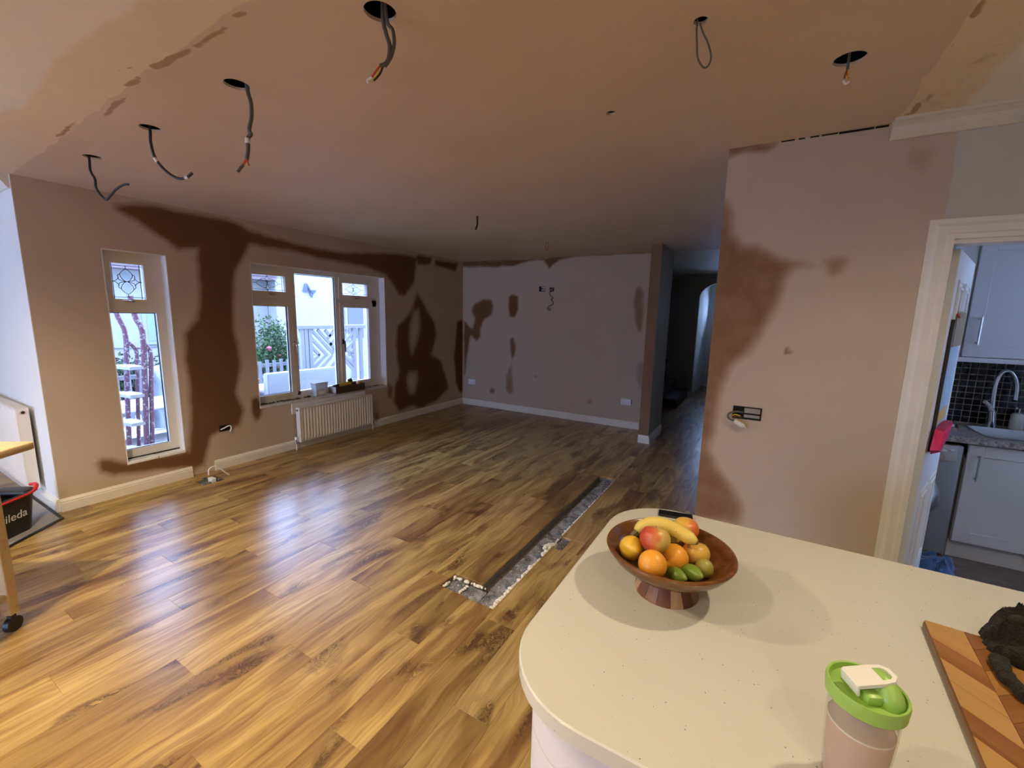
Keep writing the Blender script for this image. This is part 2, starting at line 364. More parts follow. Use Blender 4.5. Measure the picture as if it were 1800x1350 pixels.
# ceiling: fresh plaster in the middle, older painted ceilings around it, cut-outs for the lights
def hole(px, py, r): q = at(px, py, 2, CZ); return (q.x, q.y, r)
HOLES = [hole(668,21,.046), hole(416,149,.044), hole(264,225,.044), hole(163,276,.044), hole(1494,104,.046), hole(1232,37,.020), hole(1074,199,.020), hole(838,381,.016), hole(397,370,.014)]
JL = [(x, at(*p, 2, CZ).y) for x, p in ((-4.43, (20, 305)), (-2.834, (150, 210)), (-1.851, (300, 95)), (-1.339, (440, 0)))]
SKIM = [([(-4.6, JL[0][1])]+JL+[(-.2, .77), (.405, .76), (.405, 2.7), (3, 2.7), (3, -5), (-7, -5), (-7, JL[0][1])], .012, 1, 'm')]
OLDP = [([(-7, .66), (-4.5, .66), (-3.1, .645), (-2.92, .685), (-2.59, .648), (-2.2, .626), (-1.94, .632), (-1.6, .646), (-.6, .6), (.56, .5), (.57, 1.6), (.60, 2.0), (.585, 2.2), (.60, 2.7), (3, 2.7), (3, -5), (-7, -5)], .07, 1, 'm'), ([(-3, 6.0), (3, 6.0), (3, 12), (-3, 12)], .01, 1, 'm')]
PT = [([(183,196),(222,168),(218,182),(180,208)], .014, 1), ([(265,115),(290,98),(330,82),(325,98),(275,122)], .014, 1), ([(340,80),(360,70),(356,84)], .014, 1), ([(355,72),(400,42),(402,52),(362,78)], .014, 1), ([(215,145),(248,132),(246,142),(225,152)], .014, 1), ([(98,238),(135,212),(132,220),(102,244)], .014, 1), ([(405,34),(436,16),(432,34)], .014, 1),
 ([(1622,172),(1632,158),(1632,172),(1600,205),(1592,205)], .014, 1), ([(1672,85),(1684,65),(1684,78),(1675,92)], .014, 1), ([(1705,30),(1735,-10),(1742,0),(1718,30)], .014, 1), ([(1640,150),(1800,15),(1800,80),(1690,190),(1600,205)], .06, .4),
 (circ(210,125,4,2), .006, .8), (circ(235,121,4,2), .006, .8), (circ(335,60,4,2), .006, .8), (circ(101,206,3,2), .006, .8), (circ(1786,156,5,2), .006, 1)]
ceil = sheet('ceiling', 2, CZ, -6.2, 2.3, -4.0, 11.0, MT['plaster_ceiling'], [(-6.3, LWX-.2, 1.05, 11.1)], 0, 1, .07, {'skim': SKIM, 'old': OLDP, 'patch': PT}, jitter=.015, rounds=HOLES, dense=((-4.5, -1.15, .03, 0), (.36, .66, .02, 0), (.58, 1.0, .010, 2), (1.0, 2.6, .04, 2)))
MB().box(-6.4, 2.5, -4.2, 1.13, 2.60, 2.72).box(LWX-.285, 2.5, 1.13, 11.2, 2.60, 2.72).build('roof_deck', MT['dark_void'], kind='structure')
MB().box(LWX-.285, 2.5, 1.2, 11.2, 2.721, 7.0).build('wall_added_sky_block', plain('added_sky_block_cream', (.55, .52, .48), .9, .2), kind='structure')  # unseen storey, added to keep sky light off the garden and neighbour walls
def portal(loc, rot, sx, sy):
    l = bpy.data.lights.new('window_portal', 'AREA'); l.shape = 'RECTANGLE'; l.size = sx; l.size_y = sy; l.cycles.is_portal = True; o = bpy.data.objects.new('window_portal', l); COL.objects.link(o); o.location = loc; o.rotation_euler = rot

# white wall beyond the corner, kitchen shell behind the camera
MB().box(-6.2, LWX-.285, .925, 1.13, 0, 2.62).box(LWX-.285, LWX+.0005, .925, .9295, 0, 2.62).build('wall_white', MT['emulsion'], kind='structure')
PAT = (-4.6, -2.8, 0.05, 2.1)
sheet('wall_back', 1, -4.0, -6.2, 2.3, 0, 2.62, MT['emulsion'], [PAT], .25, -1, .5)
SIDE = (-1.7, -1.3, 1.2, 1.8)
sheet('wall_kitchen_left', 0, -6.2, -4.2, 1.1, 0, 2.62, MT['emulsion'], [SIDE], .25, -1, .5)
sheet('wall_kitchen_right', 0, 2.3, -4.2, 2.57, 0, 2.62, MT['emulsion'], [], .25, 1, .5)
# hall and porch shell
MB().box(-1.24, -1.12, 5.33, FWY, 0, CZ).build('wall_nib', plain('brown_damp_plaster', (.25, .145, .09), .85, .2, var=.25, scale=4), kind='structure')
MB().box(-1.1199, -1.118, 5.335, 6.07, .0, CZ).build('wall_nib_side', MT['grey_emulsion'], kind='structure')
MB().box(-.245, -.13, 2.67, 11.0, 0, CZ).build('wall_hall_right', MT['grey_emulsion'], kind='structure')
MB().box(-3.0, -2.88, 6.07, 9.2, 0, CZ).build('wall_hall_left', MT['grey_emulsion'], kind='structure')
MB().box(-3.0, -1.24, 6.06, 6.075, 0, CZ).build('wall_hall_front', MT['grey_emulsion'], kind='structure')
HB = 9.15
b = MB(); b.box(-3.0, -1.15, HB, HB+.12, 0, CZ)
arch = [(-1.15, CZ), (-1.15, 1.95)]+[(-.72-.43*math.cos(a), 1.95+.30*math.sin(a)) for a in [math.pi*k/14 for k in range(0, 15)]]+[(-.245, 1.95), (-.245, CZ)]
b.prism(arch, 0, .12, Matrix(((1,0,0,0),(0,0,1,HB),(0,1,0,0),(0,0,0,1))))
b.build('wall_hall_back', MT['grey_emulsion'], kind='structure')
MB().box(-1.27, -1.15, HB+.12, 11.0, 0, CZ).build('wall_porch_left', MT['emulsion'], kind='structure')
MB().box(-1.148, -1.13, HB+.02, 10.8, 0, .10).box(-2.0, -1.15, HB-.018, HB, 0, .10).build('baseboard_hall', MT['white_paint'], kind='structure')
sheet('wall_porch_end', 1, 10.9, -1.27, -.13, 0, CZ, MT['emulsion'], [(-1.10, -.30, .05, 2.05)], .1, 1, .5)
d = empty('door_2', (-.7, 10.9, 0), kind='structure')
MB().box(-1.10,-1.03,10.9,10.95,.05,2.05).box(-.37,-.30,10.9,10.95,.05,2.05).box(-1.03,-.37,10.9,10.95,1.97,2.05).box(-1.03,-.37,10.9,10.95,.05,.15).box(-1.03,-.37,10.9,10.95,.95,1.05).build('door_frame', MT['white_paint'], d)
MB().box(-1.03,-.37,10.92,10.926,1.58,1.97).build('pane', MT['glass'], d); MB().box(-1.03,-.37,10.915,10.935,1.05,1.58).build('middle_panel', MT['white_paint'], d); MB().box(-1.03,-.37,10.915,10.935,.15,.95).build('lower_panel', MT['white_paint'], d)
# hall stairs
st = empty('staircase', (-1.5, 8.0, 0), kind='structure'); tread = plain('dark_carpet_stair', (.10, .09, .085), .95, .1, bump=.5)
for k in range(9): MB().rbox(-1.21-.22*(k+1), -1.21-.22*k, 7.75, HB-.001, .0, .17*(k+1), .012).build('step', tread, st)
hr = MB(); hr.tube([(-1.40,7.80,.80),(-1.47,7.80,.86),(-1.75,7.80,1.10),(-2.4,7.80,1.62)], .022, 8, smooth=4); hr.build('handrail', plain('dark_varnished_rail', (.04,.025,.02), .4), st, smooth=40)
MB().box(-1.52,-1.45,7.765,7.835,.34,.86).build('newel_post', MT['grey_emulsion'], st)
# utility room shell
UB = 4.35
sheet('wall_utility_back', 1, UB, -.13, 2.45, 0, CZ, MT['emulsion'], [], .1, 1, .6)
sheet('wall_utility_right', 0, 2.45, 2.67, UB+.1, 0, CZ, MT['emulsion'], [(3.0, 3.24, 1.3, 1.8)], .2, 1, .6)
sheet('wall_utility_left', 0, .60, 2.671, UB, 0, CZ, MT['emulsion'], [], .05, -1, .6)

# ---------------------------------------------------------------- floor with separate boards and the open channel
fl = empty('floor', (0, 0, 0), kind='structure')
TR = [(-1.262, -1.098, 1.745, 3.93), (-1.462, -1.262, 1.752, 1.893), (-1.098, -1.022, 2.472, 2.64)]
FH = (-4.30, -4.13, 1.75, 1.92)                      # hole at the foot of the window wall
CUT = TR+[FH]
def sub(rects, c):
    out = []
    for (a, b, y0, y1) in rects:
        if c[1] <= a or c[0] >= b or c[3] <= y0 or c[2] >= y1: out.append((a, b, y0, y1)); continue
        if y0 < c[2]: out.append((a, b, y0, c[2]))
        if y1 > c[3]: out.append((a, b, c[3], y1))
        m0, m1 = max(y0, c[2]), min(y1, c[3])
        if a < c[0]: out.append((a, c[0], m0, m1))
        if b > c[1]: out.append((c[1], b, m0, m1))
    return out
PW, PL = .17, 1.285; plank_me = {}
def plank_mesh(wd, ln, rects):
    b = MB(); g = .0009
    for (a, c, y0, y1) in rects:
        z = -.0012
        b.add([(a,y0,z),(c,y0,z),(c,y1,z),(a,y1,z),(a+g,y0+g,0),(c-g,y0+g,0),(c-g,y1-g,0),(a+g,y1-g,0),(a,y0,-.012),(c,y0,-.012),(c,y1,-.012),(a,y1,-.012)],
              [(4,5,6,7),(0,1,5,4),(1,2,6,5),(2,3,7,6),(3,0,4,7),(8,9,1,0),(9,10,2,1),(10,11,3,2),(11,8,0,3)])
    return b
i0 = math.floor((-6.2+.923)/PW)
for r in range(i0, 6):
    xa, xb = -.923+r*PW, -.923+(r+1)*PW
    ya0 = -.1; ya1 = FWY-.005
    if xb <= LWX+.002: ya1 = .92
    elif xa >= -1.24 and xb <= -.1: ya1 = 10.9
    elif xa >= -.25: ya1 = RWY
    if xa < LWX < xb: xa = LWX+.003
    offs = ((r*.377) % 1)*PL; y = ya0-offs
    while y < ya1:
        y0, y1 = max(y, ya0), min(y+PL, ya1)
        if y1-y0 > .02:
            cx, cy = (xa+xb)/2, (y0+y1)/2; rects = [(xa, xb, y0, y1)]
            for c in CUT: rects = sub(rects, c)
            if len(rects) == 1:
                k = (round(rects[0][1]-rects[0][0], 4), round(rects[0][3]-rects[0][2], 4)); q = rects[0]; cx, cy = (q[0]+q[1])/2, (q[2]+q[3])/2
                if k in plank_me:
                    o = bpy.data.objects.new('plank', plank_me[k]); COL.objects.link(o); o.parent = fl
                else:
                    o = plank_mesh(0, 0, [(-k[0]/2, k[0]/2, -k[1]/2, k[1]/2)]).build('plank', MT['laminate'], fl); plank_me[k] = o.data
                o.location = (cx, cy, 0)
            elif rects:
                o = plank_mesh(0, 0, [(a-cx, b_-cx, c-cy, d_-cy) for a, b_, c, d_ in rects]).build('plank', MT['laminate'], fl); o.location = (cx, cy, 0)
        y += PL
# sub-floor and the plain floors behind the camera
def slab(z0, z1, reg, cuts):
    rects = [reg]
    for c in cuts: rects = sub(rects, c)
    b = MB()
    for (a, c, y0, y1) in rects: b.box(a, c, y0, y1, z0, z1)
    return b
slab(-.10, -.0125, (-6.4, 2.5, -4.2, 11.2), CUT).build('screed', MT['concrete'], fl)
MB().box(-6.4, 2.5, -4.2, 11.2, -.2, -.101).build('slab', MT['concrete'], fl)
MB().box(-6.2, 2.3, -4.0, -.1, -.0124, 0).box(-2.88, -1.0935, 6.0755, 10.9, -.0124, 0).build('laminate_sheet', MT['laminate'], fl)
# channel filling: slabs of screed, foam line, dark slot
random.seed(3)
def rough_block(b, x0, x1, y0, y1, z0, z1, amp=.006):
    n, m = 5, 4; V = []; F = []
    for i in range(n+1):
        for j in range(m+1):
            e = 0 if 0 < i < n and 0 < j < m else 1
            V.append((x0+(x1-x0)*i/n+random.uniform(-amp, amp)*(.6 if e else 1), y0+(y1-y0)*j/m+random.uniform(-amp, amp)*(.6 if e else 1), z1+random.uniform(-amp, amp)*.5-(.004 if e else 0)))
    for i in range(n):
        for j in range(m): q = i*(m+1)+j; F.append((q, q+m+1, q+m+2, q+1))
    b.add(V, F)
    ring = [i*(m+1) for i in range(n+1)]+[n*(m+1)+j for j in range(1, m+1)]+[i*(m+1)+m for i in range(n-1, -1, -1)]+[j for j in range(m-1, 0, -1)]
    lo = [(V[k][0], V[k][1], z0) for k in ring]; bb = len(b.v); b.v += lo; base = bb-len(V)
    L = len(ring); b.f += [(base+ring[k], base+ring[(k+1) % L], bb+(k+1) % L, bb+k) for k in range(L)]; b.mi += [0]*L; return b
sm_ = NM('pale_grey_screed', .9, .2); co_ = sm_.obj(); sm_.base(sm_.mix(sm_.math('GREATER_THAN', sm_.noise(co_, 45, 3, .7), .62), sm_.ramp(sm_.noise(co_, 16, 4, .7), [(.30, (.045, .045, .05)), (.48, (.17, .17, .18)), (.70, (.36, .35, .35))]), c_(.50, .48, .45))); sm_.bump(sm_.noise(co_, 40, 3, .7), .8, .008); MT['screed_piece'] = sm_.m
MT['foam'] = plain('cream_foam', (.72, .67, .58), .8, .2, var=.1, bump=.5)
y = 1.90
MB().box(-1.2615, -1.2155, 1.895, 3.9295, -.1, -.048).build('slot_bed', plain('brown_grey_mortar', (.16, .14, .12), .95, .1, var=.6, scale=30, bump=.6), fl)
while y < 3.9:
    L = random.uniform(.20, .38); L = min(L, 3.925-y)
    rough_block(MB(), -1.215, -1.112, y+.003, y+L-.003, -.10, -.022+random.uniform(-.008, .006)).build('screed_piece', MT['screed_piece'], fl, smooth=50); y += L
rough_block(MB(), -1.45, -1.345, 1.768, 1.872, -.1, -.016).build('screed_piece', MT['screed_piece'], fl, smooth=50)
rough_block(MB(), -1.335, -1.215, 1.762, 1.868, -.1, -.018).build('screed_piece', MT['screed_piece'], fl, smooth=50)
rough_block(MB(), -1.21, -1.118, 1.76, 1.895, -.1, -.018).build('screed_piece', MT['screed_piece'], fl, smooth=50)
rough_block(MB(), -1.095, -1.028, 2.48, 2.63, -.1, -.014).build('screed_piece', MT['screed_piece'], fl, smooth=50)
def foam(pts, r0, step=.018, z=-.012):
    b = MB(); P = []
    for (p, q) in zip(pts, pts[1:]):
        n = max(2, int(math.dist(p, q)/step))
        for k in range(n): t = k/n; P.append((p[0]+(q[0]-p[0])*t, p[1]+(q[1]-p[1])*t))
    for (x, y) in P:
        if random.random() < .10: continue
        r = r0*random.uniform(.5, 1.35); b.sphere((x+random.uniform(-1, 1)*r0*.5, y, z), (r*random.uniform(.7, 1.2), r*1.5, r*.8), 7, 5, M=Matrix.Rotation(random.uniform(0, 3), 3, 'Z'))
    return b
foam([(-1.112, 1.76), (-1.110, 2.50)], .0125).build('foam_line', MT['foam'], fl, smooth=60)
foam([(-1.108, 2.50), (-1.106, 3.4)], .0075).build('foam_line', MT['foam'], fl, smooth=60)
foam([(-1.108, 3.4), (-1.106, 3.9)], .004).build('foam_line', MT['foam'], fl, smooth=60)
foam([(-1.452, 1.775), (-1.445, 1.875), (-1.22, 1.88)], .011).build('foam_line', MT['foam'], fl, smooth=60)
foam([(-1.34, 1.765), (-1.338, 1.86)], .007).build('foam_line', MT['foam'], fl, smooth=60)
foam([(-1.14, 2.47), (-1.09, 2.56)], .018).build('foam_line', MT['foam'], fl, smooth=60)

# ---------------------------------------------------------------- skirting
def skirting(name, runs, h=.098):
    b = MB()
    for (p, q, nx, ny) in runs:
        pr = [(0, 0), (.019, 0), (.019, h*.68), (.016, h*.72), (.017, h*.80), (.010, h*.92), (.006, h), (0, h)]
        V = []
        for e in (p, q): V += [(e[0]+nx*d, e[1]+ny*d, z) for d, z in pr]
        n = len(pr); b.add(V, [(i, (i+1) % n, n+(i+1) % n, n+i) for i in range(n)]+[tuple(range(n)), tuple(range(2*n-1, n-1, -1))])
    return b.build(name, MT['white_paint'], kind='structure')
skirting('baseboard_left', [((LWX, .93), (LWX, 1.80), 1, 0), ((LWX, 1.99), (LWX, FWY), 1, 0)])
skirting('baseboard_far', [((LWX, FWY), (-1.24, FWY), 0, -1)])
skirting('baseboard_white', [((-6.2, .925), (LWX, .925), 0, -1)])
skirting('baseboard_nib', [((-1.24, 5.33), (-1.12, 5.33), 0, -1), ((-1.118, 5.31), (-1.118, 6.05), 1, 0)])
# coving
def coving(name, p, q, nx, ny, s=.085, mat=None):
    pr = [(0, 0), (0, -s), (.012, -s*1.0), (.03, -s*.72), (s*.55, -s*.38), (s*.85, -.016), (s*1.0, -.012), (s*1.0, 0)]
    b = MB(); V = []
    for e in (p, q): V += [(e[0]+nx*d, e[1]+ny*d, CZ+z) for d, z in pr]
    n = len(pr); b.add(V, [(i, (i+1) % n, n+(i+1) % n, n+i) for i in range(n)]+[tuple(range(n)), tuple(range(2*n-1, n-1, -1))])
    return b.build(name, mat or MT['white_paint'], kind='structure')
cov = plain('chipped_cream_coving', (.66, .60, .48), .8, .2, var=.12, scale=20, bump=.4)
coving('trim_1', (.388, RWY), (2.3, RWY), 0, -1, .07, cov)
coving('trim_2', (-6.2, .925), (LWX-.01, .925), 0, -1, .09)
coving('trim_3', (-3.0, HB), (-.245, HB), 0, -1, .09, MT['grey_emulsion'])
# gap where the plaster stops below the ceiling
b = MB()
for (xa, xb) in ((-.02, .035), (.05, .075), (.095, .13), (.14, .20), (.205, .33), (.335, .38)):
    b.box(xa, xb, RWY-.0015, RWY+.004, 2.3935-.003*(xa > .2), 2.3995)
b.build('trim_4', MT['dark_void'], kind='structure')
# door casing
b = MB(); AR = [(0, 0), (.022, 0), (.022, .018), (.016, .026), (.018, .052), (.010, .066), (.010, .084), (0, .084)]
def casing(b, path):
    n = len(AR); V = []
    for (x, z, ox, oz) in path: V += [(x+ox*w_, RWY-d_, z+oz*w_) for d_, w_ in AR]
    F = []
    for i in range(len(path)-1): F += [(i*n+k, i*n+(k+1) % n, (i+1)*n+(k+1) % n, (i+1)*n+k) for k in range(n)]
    b.add(V, F+[tuple(range(n)), tuple((len(path)-1)*n+k for k in range(n))])
casing(b, [(.650, 0, -1, 0), (.650, 1.90, -1, 1), (1.42, 1.90, 1, 1), (1.42, 0, 1, 0)])
b.box(.632, .650, RWY-.002, RWY+.102, 0, 1.90).box(1.402, 1.42, RWY-.002, RWY+.102, 0, 1.90).box(.650, 1.402, RWY-.002, RWY+.102, 1.882, 1.90)
b.build('trim_5', MT['white_paint'], kind='structure')

for H in (W1, W2): portal((LWX-.27, (H[0]+H[1])/2, (H[2]+H[3])/2), (0, R(-90), 0), H[3]-H[2], H[1]-H[0])
portal(((PAT[0]+PAT[1])/2, -4.2, (PAT[2]+PAT[3])/2), (R(90), 0, 0), PAT[1]-PAT[0], PAT[3]-PAT[2])
portal((-6.42, (SIDE[0]+SIDE[1])/2, (SIDE[2]+SIDE[3])/2), (0, R(-90), 0), SIDE[3]-SIDE[2], SIDE[1]-SIDE[0])
portal((2.63, 3.2, 1.55), (0, R(90), 0), .8, .5)
portal((-.7, 10.99, 1.05), (R(-90), 0, 0), .8, 2.0)

d = empty('door_3', ((PAT[0]+PAT[1])/2, -4.1, PAT[2]), kind='structure'); pm = (PAT[0]+PAT[1])/2
for xa_, xb_ in ((PAT[0], pm), (pm, PAT[1])):
    MB().box(xa_, xa_+.06, -4.14, -4.08, PAT[2], PAT[3]).box(xb_-.06, xb_, -4.14, -4.08, PAT[2], PAT[3]).box(xa_+.06, xb_-.06, -4.14, -4.08, PAT[2], PAT[2]+.07).box(xa_+.06, xb_-.06, -4.14, -4.08, PAT[3]-.06, PAT[3]).build('patio_frame', MT['upvc'], d)
    MB().box(xa_+.06, xb_-.06, -4.113, -4.107, PAT[2]+.07, PAT[3]-.06).build('pane', MT['glass'], d)
# ---------------------------------------------------------------- kitchen downlights (in the ceiling behind and right of the camera)
emit = NM('lamp_lens'); emit.set(emit.b, 'Emission Color', c_(*LAMP_COL)); emit.set(emit.b, 'Emission Strength', 6.0); emit = emit.m
for (x, y, lk) in LAMPS:
    MB().lathe([(.045, CZ-.004), (.043, CZ-.007), (.034, CZ-.004), (.034, CZ+.0)], (x, y, 0), 24).build('downlight_ring', MT['white_plastic'], ceil, smooth=40)
    MB().lathe([(.0001, CZ-.0025), (.034, CZ-.0025), (.034, CZ-.001)], (x, y, 0), 24).build('downlight_lens', emit, ceil)
    ld = bpy.data.lights.new('downlight', 'SPOT'); ld.energy = LAMP_W*lk; ld.color = LAMP_COL; ld.spot_size = R(155); ld.spot_blend = .9; ld.shadow_soft_size = .03
    lo = bpy.data.objects.new('downlight', ld); COL.objects.link(lo); lo.location = (x, y, CZ-.03)

# ---------------------------------------------------------------- windows in the left wall
XF0, XF1 = LWX-.155, LWX-.10                         # frame depth
def ring(b, y0, y1, z0, z1, wl, wr, wb, wt, x0, x1):
    b.box(x0, x1, y0, y0+wl, z0, z1).box(x0, x1, y1-wr, y1, z0, z1).box(x0, x1, y0+wl, y1-wr, z0, z0+wb).box(x0, x1, y0+wl, y1-wr, z1-wt, z1); return b
MT['lead'] = plain('dark_lead_came', (.03, .035, .05), .5, .5, .3)
MT['bevel_glass'] = glass('bevelled_glass', (.80, .88, .97))
def came(par, y0, y1, z0, z1, horiz):
    x = XF0+.03; cy, cz = (y0+y1)/2, (z0+z1)/2; b = MB(); r = .0026
    def T(pts): b.tube([(x, cy+(p[1] if horiz else p[0]), cz+(p[0] if horiz else p[1])) for p in pts], r, 5, smooth=4 if len(pts) > 2 else 0)
    H, Wd = ((y1-y0)/2, (z1-z0)/2) if horiz else ((z1-z0)/2, (y1-y0)/2)     # long half, short half in the flower's own frame
    i = .016
    for s in (-1, 1):
        T([(s*(Wd-i), -H), (s*(Wd-i), H)]); T([(-Wd, s*(H-i)), (Wd, s*(H-i))])
    L = min(H*.74, .12); q = min(Wd*.55, L*.50)
    for s in (-1, 1):
        T([(0, s*L), (-q*.75, s*L*.60), (-q*.55, s*L*.22), (0, 0), (q*.55, s*L*.22), (q*.75, s*L*.60), (0, s*L)])          # petal
        T([(-q*.72, s*L*.58), (-q*1.05, s*L*.45), (-q*.9, s*L*.12), (0, 0)]); T([(q*.72, s*L*.58), (q*1.05, s*L*.45), (q*.9, s*L*.12), (0, 0)])
        T([(0, s*L), (0, s*(H-i))]); T([(s*q*.95, L*.30), (s*q*1.4, L*.05), (s*q*1.9, 0)]); T([(s*q*.95, -L*.30), (s*q*1.4, -L*.05), (s*q*1.9, 0)]); T([(s*q*1.9, 0), (s*(Wd-i), 0)])
    b.build('lead_came', MT['lead'], par, smooth=60)
    for s in (-1, 1):
        pts = [(0, s*L*.93), (-q*.62, s*L*.60), (-q*.45, s*L*.24), (0, s*L*.06), (q*.45, s*L*.24), (q*.62, s*L*.60)]
        V = [(x, cy+(p[1] if horiz else p[0]), cz+(p[0] if horiz else p[1])) for p in pts]; c = (x+.004, cy+(s*L*.5 if horiz else 0), cz+(0 if horiz else s*L*.5))
        MB().add(V+[c], [(k, (k+1) % 6, 6) for k in range(6)]).build('bevelled_petal', MT['bevel_glass'], par)
def handle(par, y, z, ln, vert=True, mat=None):
    b = MB()
    if vert:
        b.rbox(XF1+.012, XF1+.022, y-.012, y+.012, z-.03, z+.03, .004)
        b.tube([(XF1+.02, y, z+.01), (XF1+.045, y, z), (XF1+.05, y+.004, z-ln*.4), (XF1+.045, y+.01, z-ln)], [.010, .010, .008, .006], 8, smooth=4)
    else:
        b.rbox(XF1+.012, XF1+.022, y-.03, y+.03, z-.010, z+.010, .004)
        b.tube([(XF1+.02, y, z), (XF1+.042, y-.01, z), (XF1+.045, y-ln, z+.004)], [.009, .009, .006], 8, smooth=4)
    b.build('handle', mat or MT['chrome'], par, smooth=50)
def pane(par, y0, y1, z0, z1, x=None):
    x = x or XF0+.028; MB().box(x, x+.004, y0, y1, z0, z1).build('pane', MT['glass'], par)
gask = MT['black']
def gasket(par, y0, y1, z0, z1):
    ring(MB(), y0-.004, y1+.004, z0-.004, z1+.004, .007, .007, .007, .007, XF0+.026, XF0+.040).build('gasket', gask, par)
def reveal(par, H, sill=True):
    y0, y1, z0, z1 = H; t = .006; b = MB()
    b.box(LWX-.1005, LWX+.001, y1-t, y1, z0, z1).box(LWX-.1005, LWX+.001, y0, y0+t, z0, z1).box(LWX-.1005, LWX+.001, y0, y1, z1-t, z1)
    b.build('reveal', MT['reveal'], par)
    MB().box(LWX-.28, XF0-.0, y0, y0+.008, z0, z1).box(LWX-.28, XF0, y1-.008, y1, z0, z1).box(LWX-.30, XF0, y0, y1, z0, z0+.02).build('outer_reveal', MT['reveal'], par)
MT['dirty_upvc'] = plain('scuffed_upvc_sill', (.60, .60, .60), .5, .4, var=.35, scale=30)
win = empty('window_1', (XF1, (W1[0]+W1[1])/2, W1[2]), kind='structure')
ring(MB(), W1[0], W1[1], W1[2]+.012, W1[3], .026, .067, .075, .045, XF0, XF1).box(XF0, XF1, W1[0]+.026, W1[1]-.067, 1.492, 1.568).build('frame', MT['upvc'], win)
ring(MB(), 1.362, 1.700, 1.566, 1.938, .056, .070, .036, .052, XF0+.008, XF1+.012).build('sash', MT['upvc'], win)
pane(win, 1.417, 1.632, 1.600, 1.888); pane(win, 1.372, 1.690, .338, 1.494); gasket(win, 1.373, 1.687, .342, 1.490)
came(win, 1.418, 1.630, 1.602, 1.886, False); handle(win, 1.52, 1.585, .06, False)
reveal(win, W1)
MB().rbox(LWX-.095, LWX+.004, W1[0], 1.56, W1[2]-.012, W1[2]+.012, .004).rbox(LWX-.095, LWX+.002, 1.565, W1[1], W1[2]-.014, W1[2]+.010, .004).build('sill', MT['reveal'], win)
MB().box(LWX-.11, LWX-.085, W1[0]+.01, W1[1]-.01, W1[2]+.01, W1[2]+.018).build('sill_gap', MT['dark_void'], win)
win = empty('window_2', (XF1, (W2[0]+W2[1])/2, W2[2]), kind='structure')
f = ring(MB(), W2[0], W2[1], W2[2]+.01, W2[3], .03, .142, .080, .052, XF0, XF1)
f.box(XF0, XF1, 2.942, 2.986, W2[2]+.05, 1.96).box(XF0, XF1, 3.506, 3.556, W2[2]+.05, 1.96)
f.box(XF0, XF1, 2.48, 2.945, 1.604, 1.686).box(XF0, XF1, 3.55, 4.15, 1.610, 1.692); f.build('frame', MT['upvc'], win)
ring(MB(), 2.472, 2.944, 1.686, 1.948, .046, .072, .050, .048, XF0+.008, XF1+.012).build('sash', MT['upvc'], win)
ring(MB(), 3.556, 4.072, 1.692, 1.948, .050, .080, .052, .058, XF0+.008, XF1+.012).build('sash', MT['upvc'], win)
ring(MB(), 2.472, 2.944, .596, 1.642, .034, .060, .036, .058, XF0+.008, XF1+.012).build('sash', MT['upvc'], win)
ring(MB(), 3.556, 4.072, .596, 1.648, .056, .066, .054, .058, XF0+.008, XF1+.012).build('sash', MT['upvc'], win)
pane(win, 2.515, 2.874, 1.734, 1.902); pane(win, 3.604, 3.994, 1.742, 1.892); pane(win, 2.503, 2.886, .630, 1.586); pane(win, 2.982, 3.510, .612, 1.95); pane(win, 3.610, 4.008, .648, 1.592)
gasket(win, 2.989, 3.503, .620, 1.940); gasket(win, 2.507, 2.882, .634, 1.582)
came(win, 2.520, 2.872, 1.737, 1.900, True); came(win, 3.606, 3.992, 1.745, 1.890, True)
handle(win, 2.72, 1.706, .06, False); handle(win, 3.82, 1.712, .06, False); handle(win, 2.935, 1.17, .13); handle(win, 3.585, 1.17, .13, True, MT['black'])
reveal(win, W2)
MB().rbox(LWX-.098, LWX+.004, W2[0], 3.30, W2[2]-.016, W2[2]+.012, .004).rbox(LWX-.098, LWX+.010, 3.30, 3.82, W2[2]-.016, W2[2]+.012, .003).rbox(LWX-.098, LWX+.004, 3.82, W2[1], W2[2]-.014, W2[2]+.012, .004).build('sill', MT['dirty_upvc'], win)
MB().box(LWX+.0, LWX+.012, 2.80, 3.82, .40, W2[2]-.017).build('back_board', MT['reveal'], win)
random.seed(11); b = MB()
for k in range(70):
    y = random.uniform(2.5, 3.08) if k < 55 else random.uniform(3.85, 4.18); s = random.uniform(.004, .013)
    b.rbox(-s, s, -s*1.3, s*1.3, 0, s*.8, s*.2, 1, Matrix.Translation((LWX-random.uniform(.045, .092), y, W2[2]+.0118)) @ Matrix.Rotation(random.uniform(0, 3), 4, 'Z'))
b.build('plaster_rubble', plain('dark_plaster_rubble', (.10, .09, .09), .9, .1, var=.7, scale=60), label='crumbs of old plaster along the wide window sill', cat='rubble', kind='stuff')

